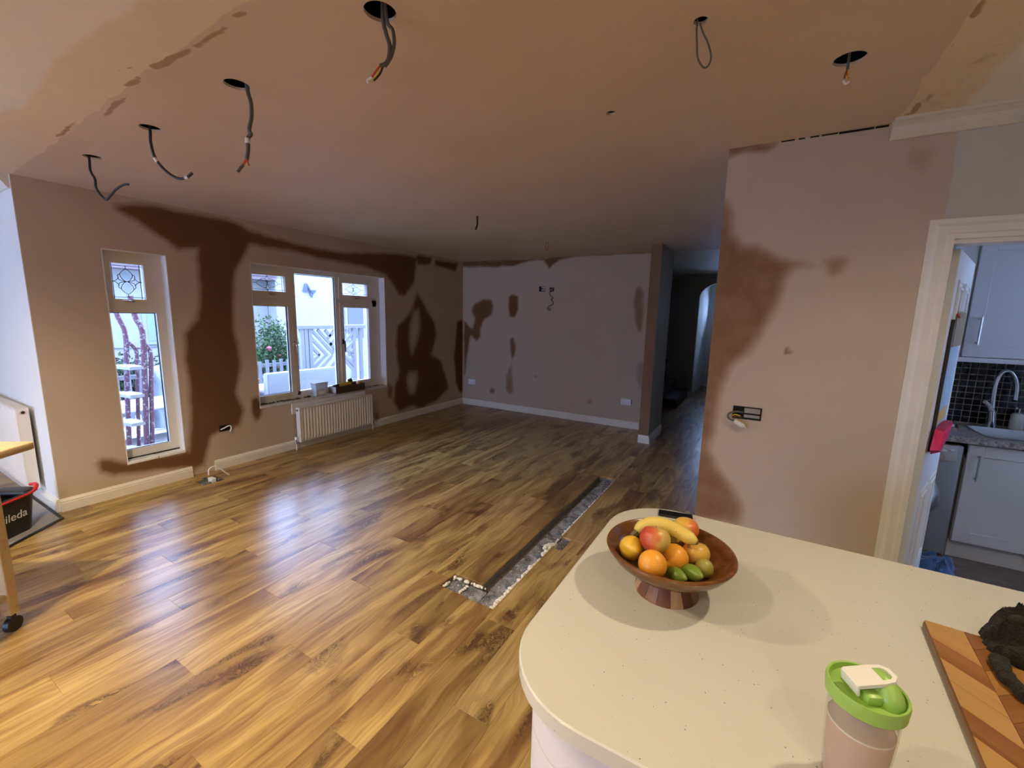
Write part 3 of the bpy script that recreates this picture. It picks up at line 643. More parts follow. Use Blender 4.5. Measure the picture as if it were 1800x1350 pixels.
# ---------------------------------------------------------------- radiators
MT['rad'] = plain('cream_radiator_enamel', (.72, .67, .60), .35, .5, var=.04)
def radiator(name, O, U, N, ln, z0, z1, label, dep=.10, ridges=26, valves=True):
    """O: start of the radiator at the wall, U: along the wall, N: out of the wall"""
    O, U, N = Vector(O), Vector(U), Vector(N); r = empty(name, (O.x, O.y, 0), label, 'radiator')
    P = lambda u, n, z: O+U*u+N*n+Vector((0, 0, z))
    def bx(b, u0, u1, n0, n1, za, zb):
        v = [P(u, n, z) for z in (za, zb) for n in (n0, n1) for u in (u0, u1)]
        b.add(v, [(0,2,3,1),(4,5,7,6),(0,1,5,4),(2,6,7,3),(0,4,6,2),(1,3,7,5)]); return b
    b = MB(); V = []; F = []; m = ridges*4; zs = [z0+.004, z0+.045, z1-.045, z1-.010]
    for k in range(m+1):
        u = .018+(ln-.036)*k/m; d = (.0, .009, .009, 0)[k % 4]
        for j, z in enumerate(zs): V.append(P(u, dep-.016+(d if j in (1, 2) else 0), z))
    for k in range(m):
        for j in range(3): F.append((k*4+j, (k+1)*4+j, (k+1)*4+j+1, k*4+j+1))
    b.add(V, F); b.build('front_panel', MT['rad'], r)
    b = MB(); bx(b, .018, ln-.018, dep-.05, dep-.0165, z0+.004, z1-.012); bx(b, .018, ln-.018, .03, .045, z0+.004, z1-.012); b.build('water_panel', MT['rad'], r)
    for u in (0, ln-.016): bx(MB(), u, u+.016, .028, dep-.006, z0, z1).build('side_panel', MT['rad'], r)
    b = MB(); bx(b, .016, ln-.016, .028, .036, z1-.008, z1); bx(b, .016, ln-.016, dep-.016, dep-.006, z1-.012, z1)
    k = .03
    while k < ln-.03: bx(b, k, k+.012, .036, dep-.016, z1-.006, z1-.001); k += .024
    b.build('top_grille', MT['rad'], r)
    for u in (-.0045, ln+.0045): MB().tube([P(u, .06, z1-.03), P(u-.006 if u < 0 else u+.006, .06, z1-.03)], .011, 10).build('end_plug', MT['black'], r)
    for u in ((-.03, ln+.03) if valves else ()):
        s = -1 if u < 0 else 1
        v = MB().tube([P(u, .05, .0), P(u, .05, z0+.02)], .0075, 10).build('pipe', MT['white_paint'], r, smooth=40)
        v = MB().tube([P(u, .05, z0-.01), P(u, .05, z0+.035)], .016, 12).tube([P(u, .05, z0+.025), P(u-s*.032, .05, z0+.025)], .011, 10)
        v = v.build('valve', MT['chrome'], r, smooth=40)
        MB().tube([P(u, .05, z0+.034), P(u, .05, z0+.062)], .017, 12).build('valve_cap', MT['white_plastic'], v, smooth=40)
    return r
a0, a1 = at(527, 716, 0, -4.34), at(655, 696, 0, -4.34)
radiator('radiator', (LWX+.012, 2.825, 0), (0, 1, 0), (1, 0, 0), 1.03, .085, .478, 'ribbed cream panel radiator under the wide window')
radiator('radiator', (-5.75, .925, 0), (1, 0, 0), (0, -1, 0), 1.03, .14, .775, 'white radiator on the pale wall behind the mop bucket', valves=False)

# ---------------------------------------------------------------- things on the wide window's sill
ZS = W2[2]+.0125
t = empty('plastic_tub', (LWX-.04, 3.19, ZS), 'translucent white plastic tub beside the cardboard box on the window sill', 'tub')
tubm = plain('milky_plastic', (.70, .75, .80), .4, .4, var=.03); tubm.node_tree.nodes['Principled BSDF'].inputs['Transmission Weight'].default_value = .35
def taper(b, cx, cy, z0, z1, w0, w1, l0, l1):
    v = [(cx+sx*w0/2, cy+sy*l0/2, z0) for sy in (-1, 1) for sx in (-1, 1)]+[(cx+sx*w1/2, cy+sy*l1/2, z1) for sy in (-1, 1) for sx in (-1, 1)]
    return b.add(v, [(0,2,3,1),(4,5,7,6),(0,1,5,4),(2,6,7,3),(0,4,6,2),(1,3,7,5)])
taper(MB(), LWX-.04, 3.19, ZS, ZS+.15, .085, .095, .14, .16).build('body', tubm, t)
MB().rbox(LWX-.092, LWX+.012, 3.105, 3.275, ZS+.15, ZS+.162, .004).build('lid', tubm, t)
MB().rbox(LWX+.0049, LWX+.006, 3.15, 3.23, ZS+.02, ZS+.06, .0004, 1).build('paper_label', MT['white_plastic'], t)
t = empty('cardboard_box', (LWX-.03, 3.58, ZS), 'shallow brown cardboard box of tools on the window sill', 'box')
card = plain('dark_printed_cardboard', (.07, .04, .03), .7, .3, var=.3); inner = plain('pale_cardboard_inside', (.45, .42, .42), .8, .2)
yb0, yb1, xb0, xb1, hb = 3.36, 3.80, LWX-.092, LWX+.035, .085
MB().box(xb0, xb1, yb0, yb1, ZS, ZS+.004).build('base', inner, t)
MB().box(xb1-.004, xb1, yb0, yb1, ZS, ZS+hb).build('side', card, t); MB().box(xb0, xb0+.004, yb0, yb1, ZS, ZS+hb).build('side', card, t)
MB().box(xb0, xb1, yb1-.004, yb1, ZS, ZS+hb).build('side', card, t); MB().box(xb0, xb1, yb0, yb0+.004, ZS, ZS+hb).build('side', inner, t)
t = empty('cordless_drill', (LWX-.03, 3.60, ZS+.008), 'yellow and black cordless drill lying in the cardboard box', 'drill')
yel = plain('yellow_tool_plastic', (.62, .40, .05), .45); z = ZS+.075
MB().tube([(LWX-.035, 3.45, z+.015), (LWX-.03, 3.62, z+.02)], [.024, .030], 12).build('body', yel, t, smooth=40)
MB().tube([(LWX-.036, 3.37, z+.014), (LWX-.035, 3.45, z+.015)], [.010, .020], 12).build('chuck', MT['black'], t, smooth=40)
MB().tube([(LWX-.03, 3.60, z+.01), (LWX-.025, 3.68, ZS+.03)], [.020, .018], 10).build('grip', MT['black'], t, smooth=40)
MB().rbox(LWX-.06, LWX+.01, 3.66, 3.72, ZS+.006, ZS+.06, .006).build('battery', MT['black'], t)
MB().rbox(LWX-.055, LWX-.005, 3.60, 3.645, z+.04, z+.075, .008).tube([(LWX-.03, 3.60, z+.072), (LWX-.03, 3.645, z+.076)], .008, 8).build('side_handle', MT['black'], t)
t = empty('tape_measure', (LWX, 3.735, ZS+.008), 'orange and black tape measure at the end of the cardboard box', 'tape measure')
MB().rbox(LWX-.02, LWX+.026, 3.70, 3.76, ZS+.062, ZS+.108, .012).build('case', plain('orange_tool_plastic', (.55, .18, .02), .4), t, smooth=50)
MB().rbox(LWX-.018, LWX+.027, 3.73, 3.775, ZS+.006, ZS+.062, .004).build('clip', MT['black'], t)

# ---------------------------------------------------------------- sockets and open back boxes
def socket(name, c, U, N, label, cat='socket', w=.146, h=.086):
    c, U, N = Vector(c), Vector(U), Vector(N); r = empty(name, c, label, cat, 'white sockets on the far wall'); Z = Vector((0, 0, 1))
    M = Matrix((( U.x, N.x, 0, c.x), (U.y, N.y, 0, c.y), (0, 0, 1, c.z), (0, 0, 0, 1)))
    MB().rbox(-w/2, w/2, 0, .032, -h/2, h/2, .004, 2, M).build('face_plate', MT['white_plastic'], r)
    for s in (-1, 1):
        MB().rbox(s*.036-.006, s*.036+.006, .031, .037, .012, .030, .002, 1, M).build('switch', MT['white_plastic'], r)
        for dx, dz in ((0, -.002), (-.011, -.02), (.011, -.02)): MB().rbox(s*.036+dx-.003, s*.036+dx+.003, .0315, .0325, dz-.003, dz+.003, .0005, 1, M).build('pin_slot', MT['black'], r)
q = at(831, 671, 1, FWY); socket('wall_socket', q, (1, 0, 0), (0, -1, 0), 'white double socket near the far left corner of the room')
q = at(1101, 706, 1, FWY); socket('wall_socket', q, (1, 0, 0), (0, -1, 0), 'white double socket low on the far wall beside the doorway column')
def back_box(name, c, U, N, w, h, label, cable_mat, loops, cat='back box', gal=True):
    c, U, N = Vector(c), Vector(U), Vector(N); r = empty(name, c, label, cat)
    M = Matrix(((U.x, N.x, 0, c.x), (U.y, N.y, 0, c.y), (0, 0, 1, c.z), (0, 0, 0, 1)))
    MB().rbox(-w/2, w/2, -.0, .0015, -h/2, h/2, .0005, 1, M).build('recess', MT['dark_void'], r)
    m = MT['steel']
    b = MB(); t = .004
    b.rbox(-w/2, w/2, .0, .006, h/2-t, h/2, .001, 1, M).rbox(-w/2, w/2, 0, .006, -h/2, -h/2+t, .001, 1, M).rbox(-w/2, -w/2+t, 0, .006, -h/2, h/2, .001, 1, M).rbox(w/2-t, w/2, 0, .006, -h/2, h/2, .001, 1, M); b.build('box_rim', MT['black'], r)
    if gal: MB().rbox(-w*.1, w*.45, .001, .004, .0, h*.40, .001, 1, M).rbox(-w*.1, w*.45, .001, .005, -h*.36, -.008, .001, 1, M).build('box_back', m, r)
    for pts, rad, mt in loops: MB().tube([M @ Vector(p) for p in pts], rad, 7, smooth=5).build('cable', mt, r, smooth=60)
    return r
q = at(1313, 726, 1, RWY)
bb = back_box('open_back_box', q, (1, 0, 0), (0, -1, 0), .135, .068, 'open metal back box with taped cable on the right plaster wall', MT['cable'],
  [([(-.02, .004, .0), (-.05, .02, .005), (-.085, .03, -.01), (-.08, .035, -.035), (-.05, .03, -.045)], .0055, MT['cable']), ([(-.03, .004, -.018), (-.055, .018, -.012), (-.065, .022, -.02)], .003, MT['yellow']), ([(-.02, .004, -.025), (-.05, .016, -.022), (-.06, .02, -.03)], .003, MT['brown'])])
MB().tube([q+Vector((-.055, -.03, -.043)), q+Vector((-.02, -.03, -.062)), q+Vector((-.005, -.03, -.066))], [.012, .014, .010], 8, smooth=3).tube([q+Vector((-.008, -.03, -.066)), q+Vector((.004, -.028, -.078))], [.008, .003], 6).build('tape_wrap', plain('white_insulating_tape', (.7, .68, .66), .5), bb, smooth=50)
q = at(395, 752, 0, LWX)
back_box('open_back_box', q, (0, -1, 0), (1, 0, 0), .10, .06, 'small open back box with white cable between the two windows', MT['white_plastic'],
  [([(.04, .006, -.01), (.01, .02, .005), (-.03, .025, .02), (-.045, .03, 0), (-.035, .03, -.03), (-.03, .03, -.04)], .006, MT['white_plastic'])], gal=False)
q = at(953, 508, 1, FWY)
back_box('open_back_box', q, (1, 0, 0), (0, -1, 0), .10, .075, 'open steel back box high on the far wall', MT['cable'], [([(.02, .004, .0), (-.01, .02, .01), (-.03, .015, -.01)], .005, MT['black'])])
r0 = at(970, 509, 1, FWY); t = empty('dangling_wire', r0, 'curly black wire hanging below a hole high on the far wall', 'wire')
MB().rbox(r0.x-.035, r0.x+.035, r0.y-.002, r0.y, r0.z-.03, r0.z+.03, .0008, 1).build('hole', MT['dark_void'], t)
MB().tube([r0+Vector((.02, -.01, .02)), r0+Vector((-.02, -.03, -.02)), r0+Vector((.01, -.03, .0)), r0+Vector((.03, -.03, -.03))], .007, 6, smooth=4).build('connector', MT['steel'], t)
MB().tube([at(a, b_, 1, FWY-.03) for a, b_ in ((968,512),(966,517),(969,521),(972,524),(969,526),(972,531),(972,535),(967,537),(963,540),(963,544),(967,545),(966,541))], .0045, 6, smooth=4).build('wire', MT['black'], t, smooth=60)
# loose white cable out of the floor hole by the window wall
q = Vector((-4.2, 1.85, 0)); t = empty('floor_cable', q, 'white cable looping out of the broken floor by the left wall', 'cable')
MB().tube([at(a, b_, 0, -4.22) for a, b_ in ((367,835),(367,826),(373,821),(381,820),(389,825),(397,831),(404,835))], .006, 7, smooth=5).build('cable', MT['white_plastic'], t, smooth=60)
MB().rbox(-4.245, -4.175, 1.83, 1.87, -.03, .012, .006, 2, Matrix.Translation((0, 0, .01))).build('junction_box', MT['white_plastic'], t)
MB().tube([(-4.21, 1.86, -.05), (-4.20, 1.88, .02), (-4.19, 1.90, -.05)], .008, 8, smooth=5).build('conduit', MT['cable'], t, smooth=60)
random.seed(5); b = MB()
for k in range(26):
    s = random.uniform(.006, .018); b.rbox(-s, s, -s*.7, s*.7, 0, s*.8, s*.2, 1, Matrix.Translation((random.uniform(-4.31, -4.12), random.uniform(1.74, 1.93), random.uniform(-.06, -.0))) @ Matrix.Rotation(random.uniform(0, 3), 4, 'Z'))
b.build('floor_rubble', MT['screed_piece'], label='crumbs of broken screed round the floor cable', cat='rubble', kind='stuff')

# ---------------------------------------------------------------- cables hanging out of the ceiling
def hang(name, px, label, runs, cat='cable', group='cables hanging from the light holes'):
    ref = at(*px, 2, CZ); t = empty(name, ref, label, cat, group)
    for nm, pts, rad, mt in runs:
        P = [ref+Vector((0, 0, .10))] if nm == 'cable' else []
        P += [at_plane(a, b_, ref) for a, b_ in pts]
        MB().tube(P, rad, 8, smooth=6).build(nm, mt, t, smooth=60)
WT = MT['white_plastic']
hang('ceiling_cable', (674,22), 'thick twin grey cable with red and yellow wire ends, nearest ceiling hole',
  [('cable', [(673,30),(679,60),(685,80),(684,100),(678,112),(668,116)], .0062, MT['cable']), ('cable', [(680,34),(690,52),(693,75),(689,95),(683,108),(676,117)], .0052, MT['cable']),
   ('wire', [(670,114),(663,122),(653,137)], .0028, MT['copper_red']), ('wire', [(672,116),(668,124),(656,139)], .0024, MT['yellow']), ('wire', [(673,116),(668,130),(657,142)], .0026, MT['black']), ('end_tape', [(654,136),(646,142),(648,146)], .004, WT)])
hang('ceiling_cable', (432,156), 'twisted dark cable with copper ends from the second ceiling hole from the left joint',
  [('cable', [(435,158),(441,180),(442,205),(438,228),(441,236),(436,244),(436,262),(434,280)], .0075, MT['cable']), ('tape_band', [(435,243),(435,252)], .0095, WT), ('wire', [(434,279),(428,288),(427,291)], .004, MT['copper_red']), ('wire', [(435,279),(436,286),(438,291)], .003, MT['copper_red']), ('cable_end', [(427,290),(418,302)], .006, MT['cable'])])
hang('ceiling_cable', (264,226), 'black cable curving up at its end with two white bands',
  [('cable', [(264,230),(265,250),(272,276),(285,294),(300,307),(315,314),(328,312),(338,304)], .0065, MT['black']), ('tape_band', [(272,278),(277,285)], .0085, WT), ('tape_band', [(325,313),(330,311)], .0085, WT)])
hang('ceiling_cable', (157,276), 'thin black cable bent into a hook over the narrow window wall',
  [('cable', [(157,280),(159,300),(167,315),(169,330),(178,344),(187,351),(195,343),(205,332),(217,325),(226,324)], .0065, MT['black'])])
hang('ceiling_cable', (1228,38), 'short loop of thin bare cable near the ceiling centre',
  [('cable', [(1225,45),(1225,75),(1226,100),(1233,115),(1240,119),(1247,112),(1250,98),(1244,75),(1236,58),(1230,40)], .0026, MT['cable'])])
hang('ceiling_cable', (1492,106), 'short cable with stripped ends below the hole near the doorway',
  [('cable', [(1491,112),(1490,122)], .0042, MT['cable']), ('wire', [(1490,120),(1486,130),(1484,138)], .0022, MT['brown']), ('wire', [(1491,120),(1491,130),(1489,139)], .0022, MT['yellow']), ('wire', [(1490,120),(1489,130),(1492,138)], .0018, MT['copper_red']), ('end_tape', [(1482,142),(1487,147),(1492,144)], .0045, WT)])
hang('ceiling_cable', (839,380), 'short dark cable stub hanging halfway down the ceiling', [('cable', [(839,386),(839,394),(836,404)], .008, MT['black'])])
hang('ceiling_wire', (961,425), 'thin red wire loop hanging from the far end of the ceiling', [('wire', [(962,424),(964,432),(961,440),(959,434),(961,424)], .003, MT['copper_red'])], 'wire')
sd = at(1195, 452, 2, CZ)
t = empty('smoke_alarm', sd, 'round smoke alarm on the dark hall ceiling', 'smoke alarm')
MB().lathe([(.0001, CZ-.045), (.045, CZ-.042), (.055, CZ-.02), (.055, CZ)], (sd.x, sd.y, 0), 24).build('cover', MT['white_plastic'], t, smooth=40)
MB().lathe([(.065, CZ-.01), (.065, CZ)], (sd.x, sd.y, 0), 24).lathe([(.055, CZ-.01), (.065, CZ-.01)], (sd.x, sd.y, 0), 24).build('base', MT['white_plastic'], t)
# ---------------------------------------------------------------- peninsula unit
WZ = .86
def rrect(x0, x1, y0, y1, rs, n=10):
    """rounded rectangle, radii for (x0y0, x1y0, x1y1, x0y1)"""
    out = []
    for (cx, cy, r, a) in ((x0, y0, rs[0], 180), (x1, y0, rs[1], 270), (x1, y1, rs[2], 0), (x0, y1, rs[3], 90)):
        ox = cx+r if cx == x0 else cx-r; oy = cy+r if cy == y0 else cy-r
        m = n if r > .003 else 0
        out += [(ox+r*math.cos(R(a+90*k/max(m, 1))), oy+r*math.sin(R(a+90*k/max(m, 1)))) for k in range(m+1)]
    return out
def offset_poly(poly, d):
    n = len(poly); out = []
    for i in range(n):
        p, q, r = Vector(poly[i-1]), Vector(poly[i]), Vector(poly[(i+1) % n]); e1 = (q-p); e2 = (r-q)
        if e1.length < 1e-7: e1 = e2
        if e2.length < 1e-7: e2 = e1
        e1.normalize(); e2.normalize(); n1 = Vector((-e1.y, e1.x)); n2 = Vector((-e2.y, e2.x)); m = (n1+n2); m = m/max(m.length_squared/2, .3) if m.length > 1e-6 else n1
        out.append((q.x+m.x*d, q.y+m.y*d))
    return out
quartz = NM('cream_speckled_worktop', .22, .5); co = quartz.obj()
v1 = quartz.n('TexVoronoi', {'Vector': co, 'Scale': 260.0}); v2 = quartz.n('TexVoronoi', {'Vector': co, 'Scale': 75.0})
s1 = quartz.math('MULTIPLY', quartz.math('LESS_THAN', v1.outputs['Distance'], .22), quartz.math('GREATER_THAN', quartz.noise(co, 90, 2), .56)); s2 = quartz.math('MULTIPLY', quartz.math('LESS_THAN', v2.outputs['Distance'], .10), quartz.math('GREATER_THAN', quartz.noise(co, 40, 2), .55))
cc = quartz.mix(quartz.noise(co, 3, 3), c_(.58, .57, .505), c_(.63, .62, .555)); cc = quartz.mix(quartz.math('MULTIPLY', s1, .35), cc, c_(.42, .36, .26)); cc = quartz.mix(quartz.math('MULTIPLY', s2, .7), cc, c_(.10, .08, .06)); quartz.base(cc); quartz = quartz.m
wt = rrect(-.393, 2.2, .592, 1.562, (.19, .001, .001, .20))
b = MB(); e = .003; n = len(wt); inn = offset_poly(wt, e); V = [(*p, WZ-.032) for p in wt]+[(*p, WZ-e) for p in wt]+[(*p, WZ) for p in inn]
b.add(V, [tuple(range(n-1, -1, -1)), tuple(range(2*n, 3*n))]+[(i, (i+1) % n, n+(i+1) % n, n+i) for i in range(n)]+[(n+i, n+(i+1) % n, 2*n+(i+1) % n, 2*n+i) for i in range(n)])
b.build('worktop', quartz, smooth=30, org=(0, 0, 0), label='cream speckled worktop with rounded corners under the fruit bowl', cat='worktop')
cabm = plain('white_cabinet_lacquer', (.70, .69, .72), .4, .4, var=.03)
t = empty('cabinet', (.2, 1.05, 0), 'white curved-corner cabinet under the cream worktop', 'cabinet')
c1 = rrect(-.362, 2.2, .620, 1.535, (.165, .001, .001, .175)); c2 = offset_poly(c1, .018); c3 = offset_poly(c1, .06)
MB().prism(c2, .13, WZ-.0325).build('carcass', cabm, t, smooth=30); MB().prism(c3, 0, .13).build('plinth', cabm, t, smooth=30)
def shell(poly_o, poly_i, idx, z0, z1, closed=False):
    m = len(idx); V = [(*poly_o[i], z) for z in (z0, z1) for i in idx]+[(*poly_i[i], z) for z in (z0, z1) for i in idx]
    F = []
    for k in range(m-1): F += [(k, k+1, m+k+1, m+k), (2*m+k+1, 2*m+k, 3*m+k, 3*m+k+1), (m+k, m+k+1, 3*m+k+1, 3*m+k), (k+1, k, 2*m+k, 2*m+k+1)]
    F += [(0, m, 3*m, 2*m), (m-1, 3*m-1, 4*m-1, 2*m-1)]
    return MB().add(V, F)
# drawer rail and door of the curved corner, then a flat unit to its right
c1b = [(-.14, .620)]+[p for p in c1 if p[0] < -.1 and p[1] < 1.2][::-1]
c1b = [(-.14, .620)]+sorted([p for p in c1 if p[0] < -.19 and p[1] < .9], key=lambda p: -p[0]+p[1])+[(-.362, 1.05)]
c2b = offset_poly(c1b, -.0175); c2b[0] = (c1b[0][0], c1b[0][1]+.0175); c2b[-1] = (c1b[-1][0]+.0175, c1b[-1][1])
ix = list(range(len(c1b)))
shell(c1b, c2b, ix, .715, .818).build('curved_drawer_front', cabm, t, smooth=30); shell(c1b, c2b, ix, .135, .711).build('curved_door', cabm, t, smooth=30)
for x0 in (-.136, .366, .868, 1.37):
    MB().rbox(x0, x0+.498, .620, .6375, .715, .818, .002, 1).build('drawer_front', cabm, t); MB().rbox(x0, x0+.498, .620, .6375, .135, .711, .002, 1).build('door', cabm, t)
MB().rbox(-.362, -.3445, 1.054, 1.36, .135, .818, .002, 1).build('end_panel', cabm, t)

# ---------------------------------------------------------------- fruit bowl
BX, BY = -.152, 1.068
bowlm = wood('glossy_acacia_bowl', (.16, .060, .018), (.26, .115, .036), (.07, .024, .008), axis=0, scale=1.6, rough=.22, rnd=False)
stv = [wood('acacia_stave_%s' % k, *c, axis=2, scale=1.5, rough=.5, rnd=True, var=.3) for k, c in (('red', ((.17, .060, .030), (.24, .10, .05), (.08, .025, .012))), ('tan', ((.42, .25, .13), (.52, .34, .19), (.22, .11, .05))), ('brown', ((.24, .11, .05), (.32, .17, .08), (.11, .045, .02))))]
t = empty('fruit_bowl', (BX, BY, WZ), 'footed dark wooden fruit bowl on the cream worktop', 'bowl')
prof = [(.0001, .050), (.050, .050), (.085, .057), (.115, .070), (.138, .090), (.151, .108), (.154, .114), (.152, .118), (.147, .119), (.142, .115), (.134, .098), (.112, .078), (.080, .066), (.040, .062), (.0001, .061)]
MB().lathe([(r_, WZ+z_) for r_, z_ in prof], (BX, BY, 0), 64).build('bowl', bowlm, t, smooth=45)
N = 15; kinds = [0, 1, 0, 2, 1, 0, 0, 2, 1, 0, 2, 0, 1, 0, 2]
for k in range(N):
    a0, a1 = 2*math.pi*k/N+.006, 2*math.pi*(k+1)/N-.006
    pf = [(.0001, 0), (.077, 0), (.076, .006), (.063, .030), (.056, .051), (.0001, .051)]
    MB().lathe([(r_, WZ+z_) for r_, z_ in pf], (BX, BY, 0), 5, a0, a1).build('stave', stv[kinds[k]], t, smooth=40)
def fruit_mat(name, cols, rough=.38, spot=None, scale=3.0, axis='Z'):
    m = NM(name, rough, .45); co = m.obj(); n = m.noise(co, 14, 4, .6, .6)
    sp = m.n('SeparateXYZ', {0: co}); f = m.math('ADD', m.math('MULTIPLY', sp.outputs[axis], 14.0), m.math('MULTIPLY', n, .9))
    c = m.ramp(f, cols)
    if spot: c = m.mix(m.math('MULTIPLY', m.math('GREATER_THAN', m.noise(co, 55, 3), .68), spot), c, c_(.09, .05, .02))
    m.base(c); m.bump(m.noise(co, 160, 2), .15, .001); return m.m
citr = lambda nm, a, b_: fruit_mat(nm, [(.2, a), (.9, b_)])
def fruit(name, px, z, r, mat, label, cat, fn=None, rot=(0, 0, 0), stem=None):
    c = at(*px, 2, z); t = empty(name, c, label, cat, 'fruit in the wooden bowl'); M = Matrix.Rotation(rot[2], 3, 'Z') @ Matrix.Rotation(rot[1], 3, 'Y') @ Matrix.Rotation(rot[0], 3, 'X')
    o = MB().sphere((0, 0, 0), r, 28, 18, fn=fn); o = o.build('flesh', mat, None, smooth=70); o.parent = t; o.rotation_euler = M.to_euler(); o.location = (0, 0, 0)
    if stem:
        rr = r if not isinstance(r, tuple) else r[2]; s = MB().tube([(0, 0, rr*stem[0]), (.002, 0, rr*(stem[0]+stem[1]))], [.0022, .0016], 6).build('stem', MT['brown'], None, smooth=60); s.parent = t; s.rotation_euler = M.to_euler()
    return t
lem = lambda d, t_, p: Vector((d.x, d.y, d.z*(1+.34*abs(d.z)**5)))
app = lambda d, t_, p: Vector((d.x*(1+.05*d.z), d.y*(1+.05*d.z), d.z*.92-(.30*max(0, d.z-.75)*1.6 if d.z > 0 else 0)+(.25*max(0, -d.z-.8))))
yl = citr('lemon_skin', (.72, .40, .03), (.80, .50, .05)); orr = citr('orange_skin', (.78, .30, .025), (.85, .38, .045))
apm = fruit_mat('red_yellow_apple_skin', [(.0, (.60, .42, .10)), (.45, (.66, .46, .12)), (.62, (.62, .20, .06)), (.9, (.50, .035, .03))], axis='X', spot=0)
apm2 = fruit_mat('orange_blush_apple_skin', [(.1, (.72, .46, .10)), (.5, (.74, .40, .08)), (.75, (.68, .17, .04))], axis='X')
grn = fruit_mat('lime_skin', [(.1, (.10, .17, .02)), (.6, (.16, .26, .03)), (1, (.22, .30, .05))], .35); olv = fruit_mat('greengage_skin', [(.1, (.30, .26, .05)), (.8, (.36, .33, .08))], .4)
fruit('lemon', (1110,963), .9636, (.030, .030, .032), yl, 'yellow lemon at the left side of the wooden bowl', 'lemon', lem, (R(70), 0, R(35)))
fruit('apple', (1151.3,948), 1.006, .0365, apm, 'red and yellow apple on top, beside the lemon', 'apple', app, (R(20), R(-15), R(215)), (.6, .25))
fruit('orange', (1184.7,981), .9565, .0345, orr, 'orange in the middle of the bowl between two apples', 'orange')
fruit('orange', (1147,992), .975, .0325, orr, 'orange against the front rim of the bowl', 'orange')
fruit('apple', (1223.5,973), .956, .033, apm2, 'orange-red apple at the right, behind the greengage', 'apple', app, (R(10), R(10), R(160)), (.6, .2))
fruit('lime', (1188,1010.2), .950, (.017, .017, .023), grn, 'small lime half hidden by the front rim', 'lime', lem, (R(80), 0, R(60)))
fruit('lime', (1216,1006.6), .951, (.019, .019, .026), grn, 'green lime between the small lime and the greengage', 'lime', lem, (R(75), 0, R(50)))
fruit('greengage', (1238,999), .9505, (.021, .021, .023), olv, 'dull green greengage at the right of the limes', 'plum')
fruit('peach', (1205,930), .984, .034, apm2, 'orange peach behind the banana', 'peach', app)
bm_ = fruit_mat('banana_skin', [(.2, (.62, .46, .10)), (.9, (.74, .56, .13))], .45, .55)
def banana(pts, rad, label, name='banana'):
    t = empty(name, pts[0], label, 'banana', 'fruit in the wooden bowl')
    rs = [.45, .85, 1, 1.02, 1, .9, .35]; rs = [q*rad for q in rs]
    MB().tube(pts, rs, 6, smooth=5).build('skin', bm_, t, smooth=70)
    d = (Vector(pts[0])-Vector(pts[1])).normalized(); MB().tube([Vector(pts[0])-d*.002, Vector(pts[0])+d*.018], [rad*.42, rad*.30], 6).build('stalk', plain('dark_banana_stalk', (.12, .09, .03), .6), t)
    e = (Vector(pts[-1])-Vector(pts[-2])).normalized(); MB().tube([Vector(pts[-1])-e*.001, Vector(pts[-1])+e*.003], [rad*.33, rad*.2], 6).build('tip', MT['brown'], t)
BT = [at(a, b_, 2, z) for a, b_, z in ((1119,934,.990),(1128,926,1.0),(1146,921,1.006),(1168,924,1.008),(1190,933,1.004),(1212,946,1.004),(1225,954,1.0))]
banana(BT, .0205, 'spotted yellow banana lying on top across the back of the bowl')
banana([at(a, b_, 2, z) for a, b_, z in ((1122,944,.972),(1130,940,.973),(1146,937,.974),(1162,938,.974),(1176,943,.972),(1188,948,.970),(1195,952,.968))], .015, 'second banana tucked under the spotted one')
ph = [at(*q, 2, WZ) for q in ((1157,900),(1176,907),(1216,910),(1193,903))]
t = empty('smartphone', (-.205, 1.515, WZ), 'black phone lying behind the fruit bowl at the worktop edge', 'phone')
pq = at(1187, 908, 2, WZ); M = Matrix.Translation((pq.x, pq.y, WZ)) @ Matrix.Rotation(R(10), 4, 'Z') @ Matrix.Diagonal((.78, .55, 1, 1))
MB().rbox(-.072, .072, -.036, .036, 0, .009, .003, 2, M).build('case', MT['black'], t, smooth=40); MB().rbox(-.069, .069, -.033, .033, .009, .0095, .0002, 1, M).build('screen', plain('black_glass', (.006, .006, .008), .08), t)

# ---------------------------------------------------------------- protein shaker
SX, SY = .178, .731
t = empty('shaker_bottle', (SX, SY, WZ), 'protein shaker with green lid and pink drink at the worktop front', 'bottle')
def frosted(name, col, tr=.75, rough=.28):
    m = NM(name, rough, .4, col); tp_ = m.n('BsdfTransparent', {'Color': c_(.95, .95, .92)}); mx = m.n('MixShader', {0: tr}); m.t.links.new(m.b.outputs[0], mx.inputs[1]); m.t.links.new(tp_.outputs[0], mx.inputs[2]); m.t.links.new(mx.outputs[0], m.out.inputs[0]); return m.m
MB().lathe([(.0001, WZ+.001), (.033, WZ), (.0365, WZ+.004), (.042, WZ+.10), (.0435, WZ+.148), (.0415, WZ+.148), (.040, WZ+.10), (.0345, WZ+.006), (.0001, WZ+.004)], (SX, SY, 0), 48).build('cup', frosted('frosted_clear_plastic', (.80, .79, .70), .79), t, smooth=40)
dr = MB().lathe([(.0001, WZ+.0045), (.034, WZ+.0065), (.0395, WZ+.098), (.0398, WZ+.104), (.0001, WZ+.104)], (SX, SY, 0), 48).build('drink', plain('pink_shake', (.60, .30, .24), .5, .3, var=.05), t, smooth=40)
MB().lathe([(.0396, WZ+.1035), (.0404, WZ+.106), (.0396, WZ+.1075)], (SX, SY, 0), 48).build('froth_line', plain('pale_froth', (.75, .66, .58), .6), dr, smooth=60)
gr = plain('lime_green_plastic', (.31, .52, .11), .35, .5, var=.05)
LZ = WZ+.148
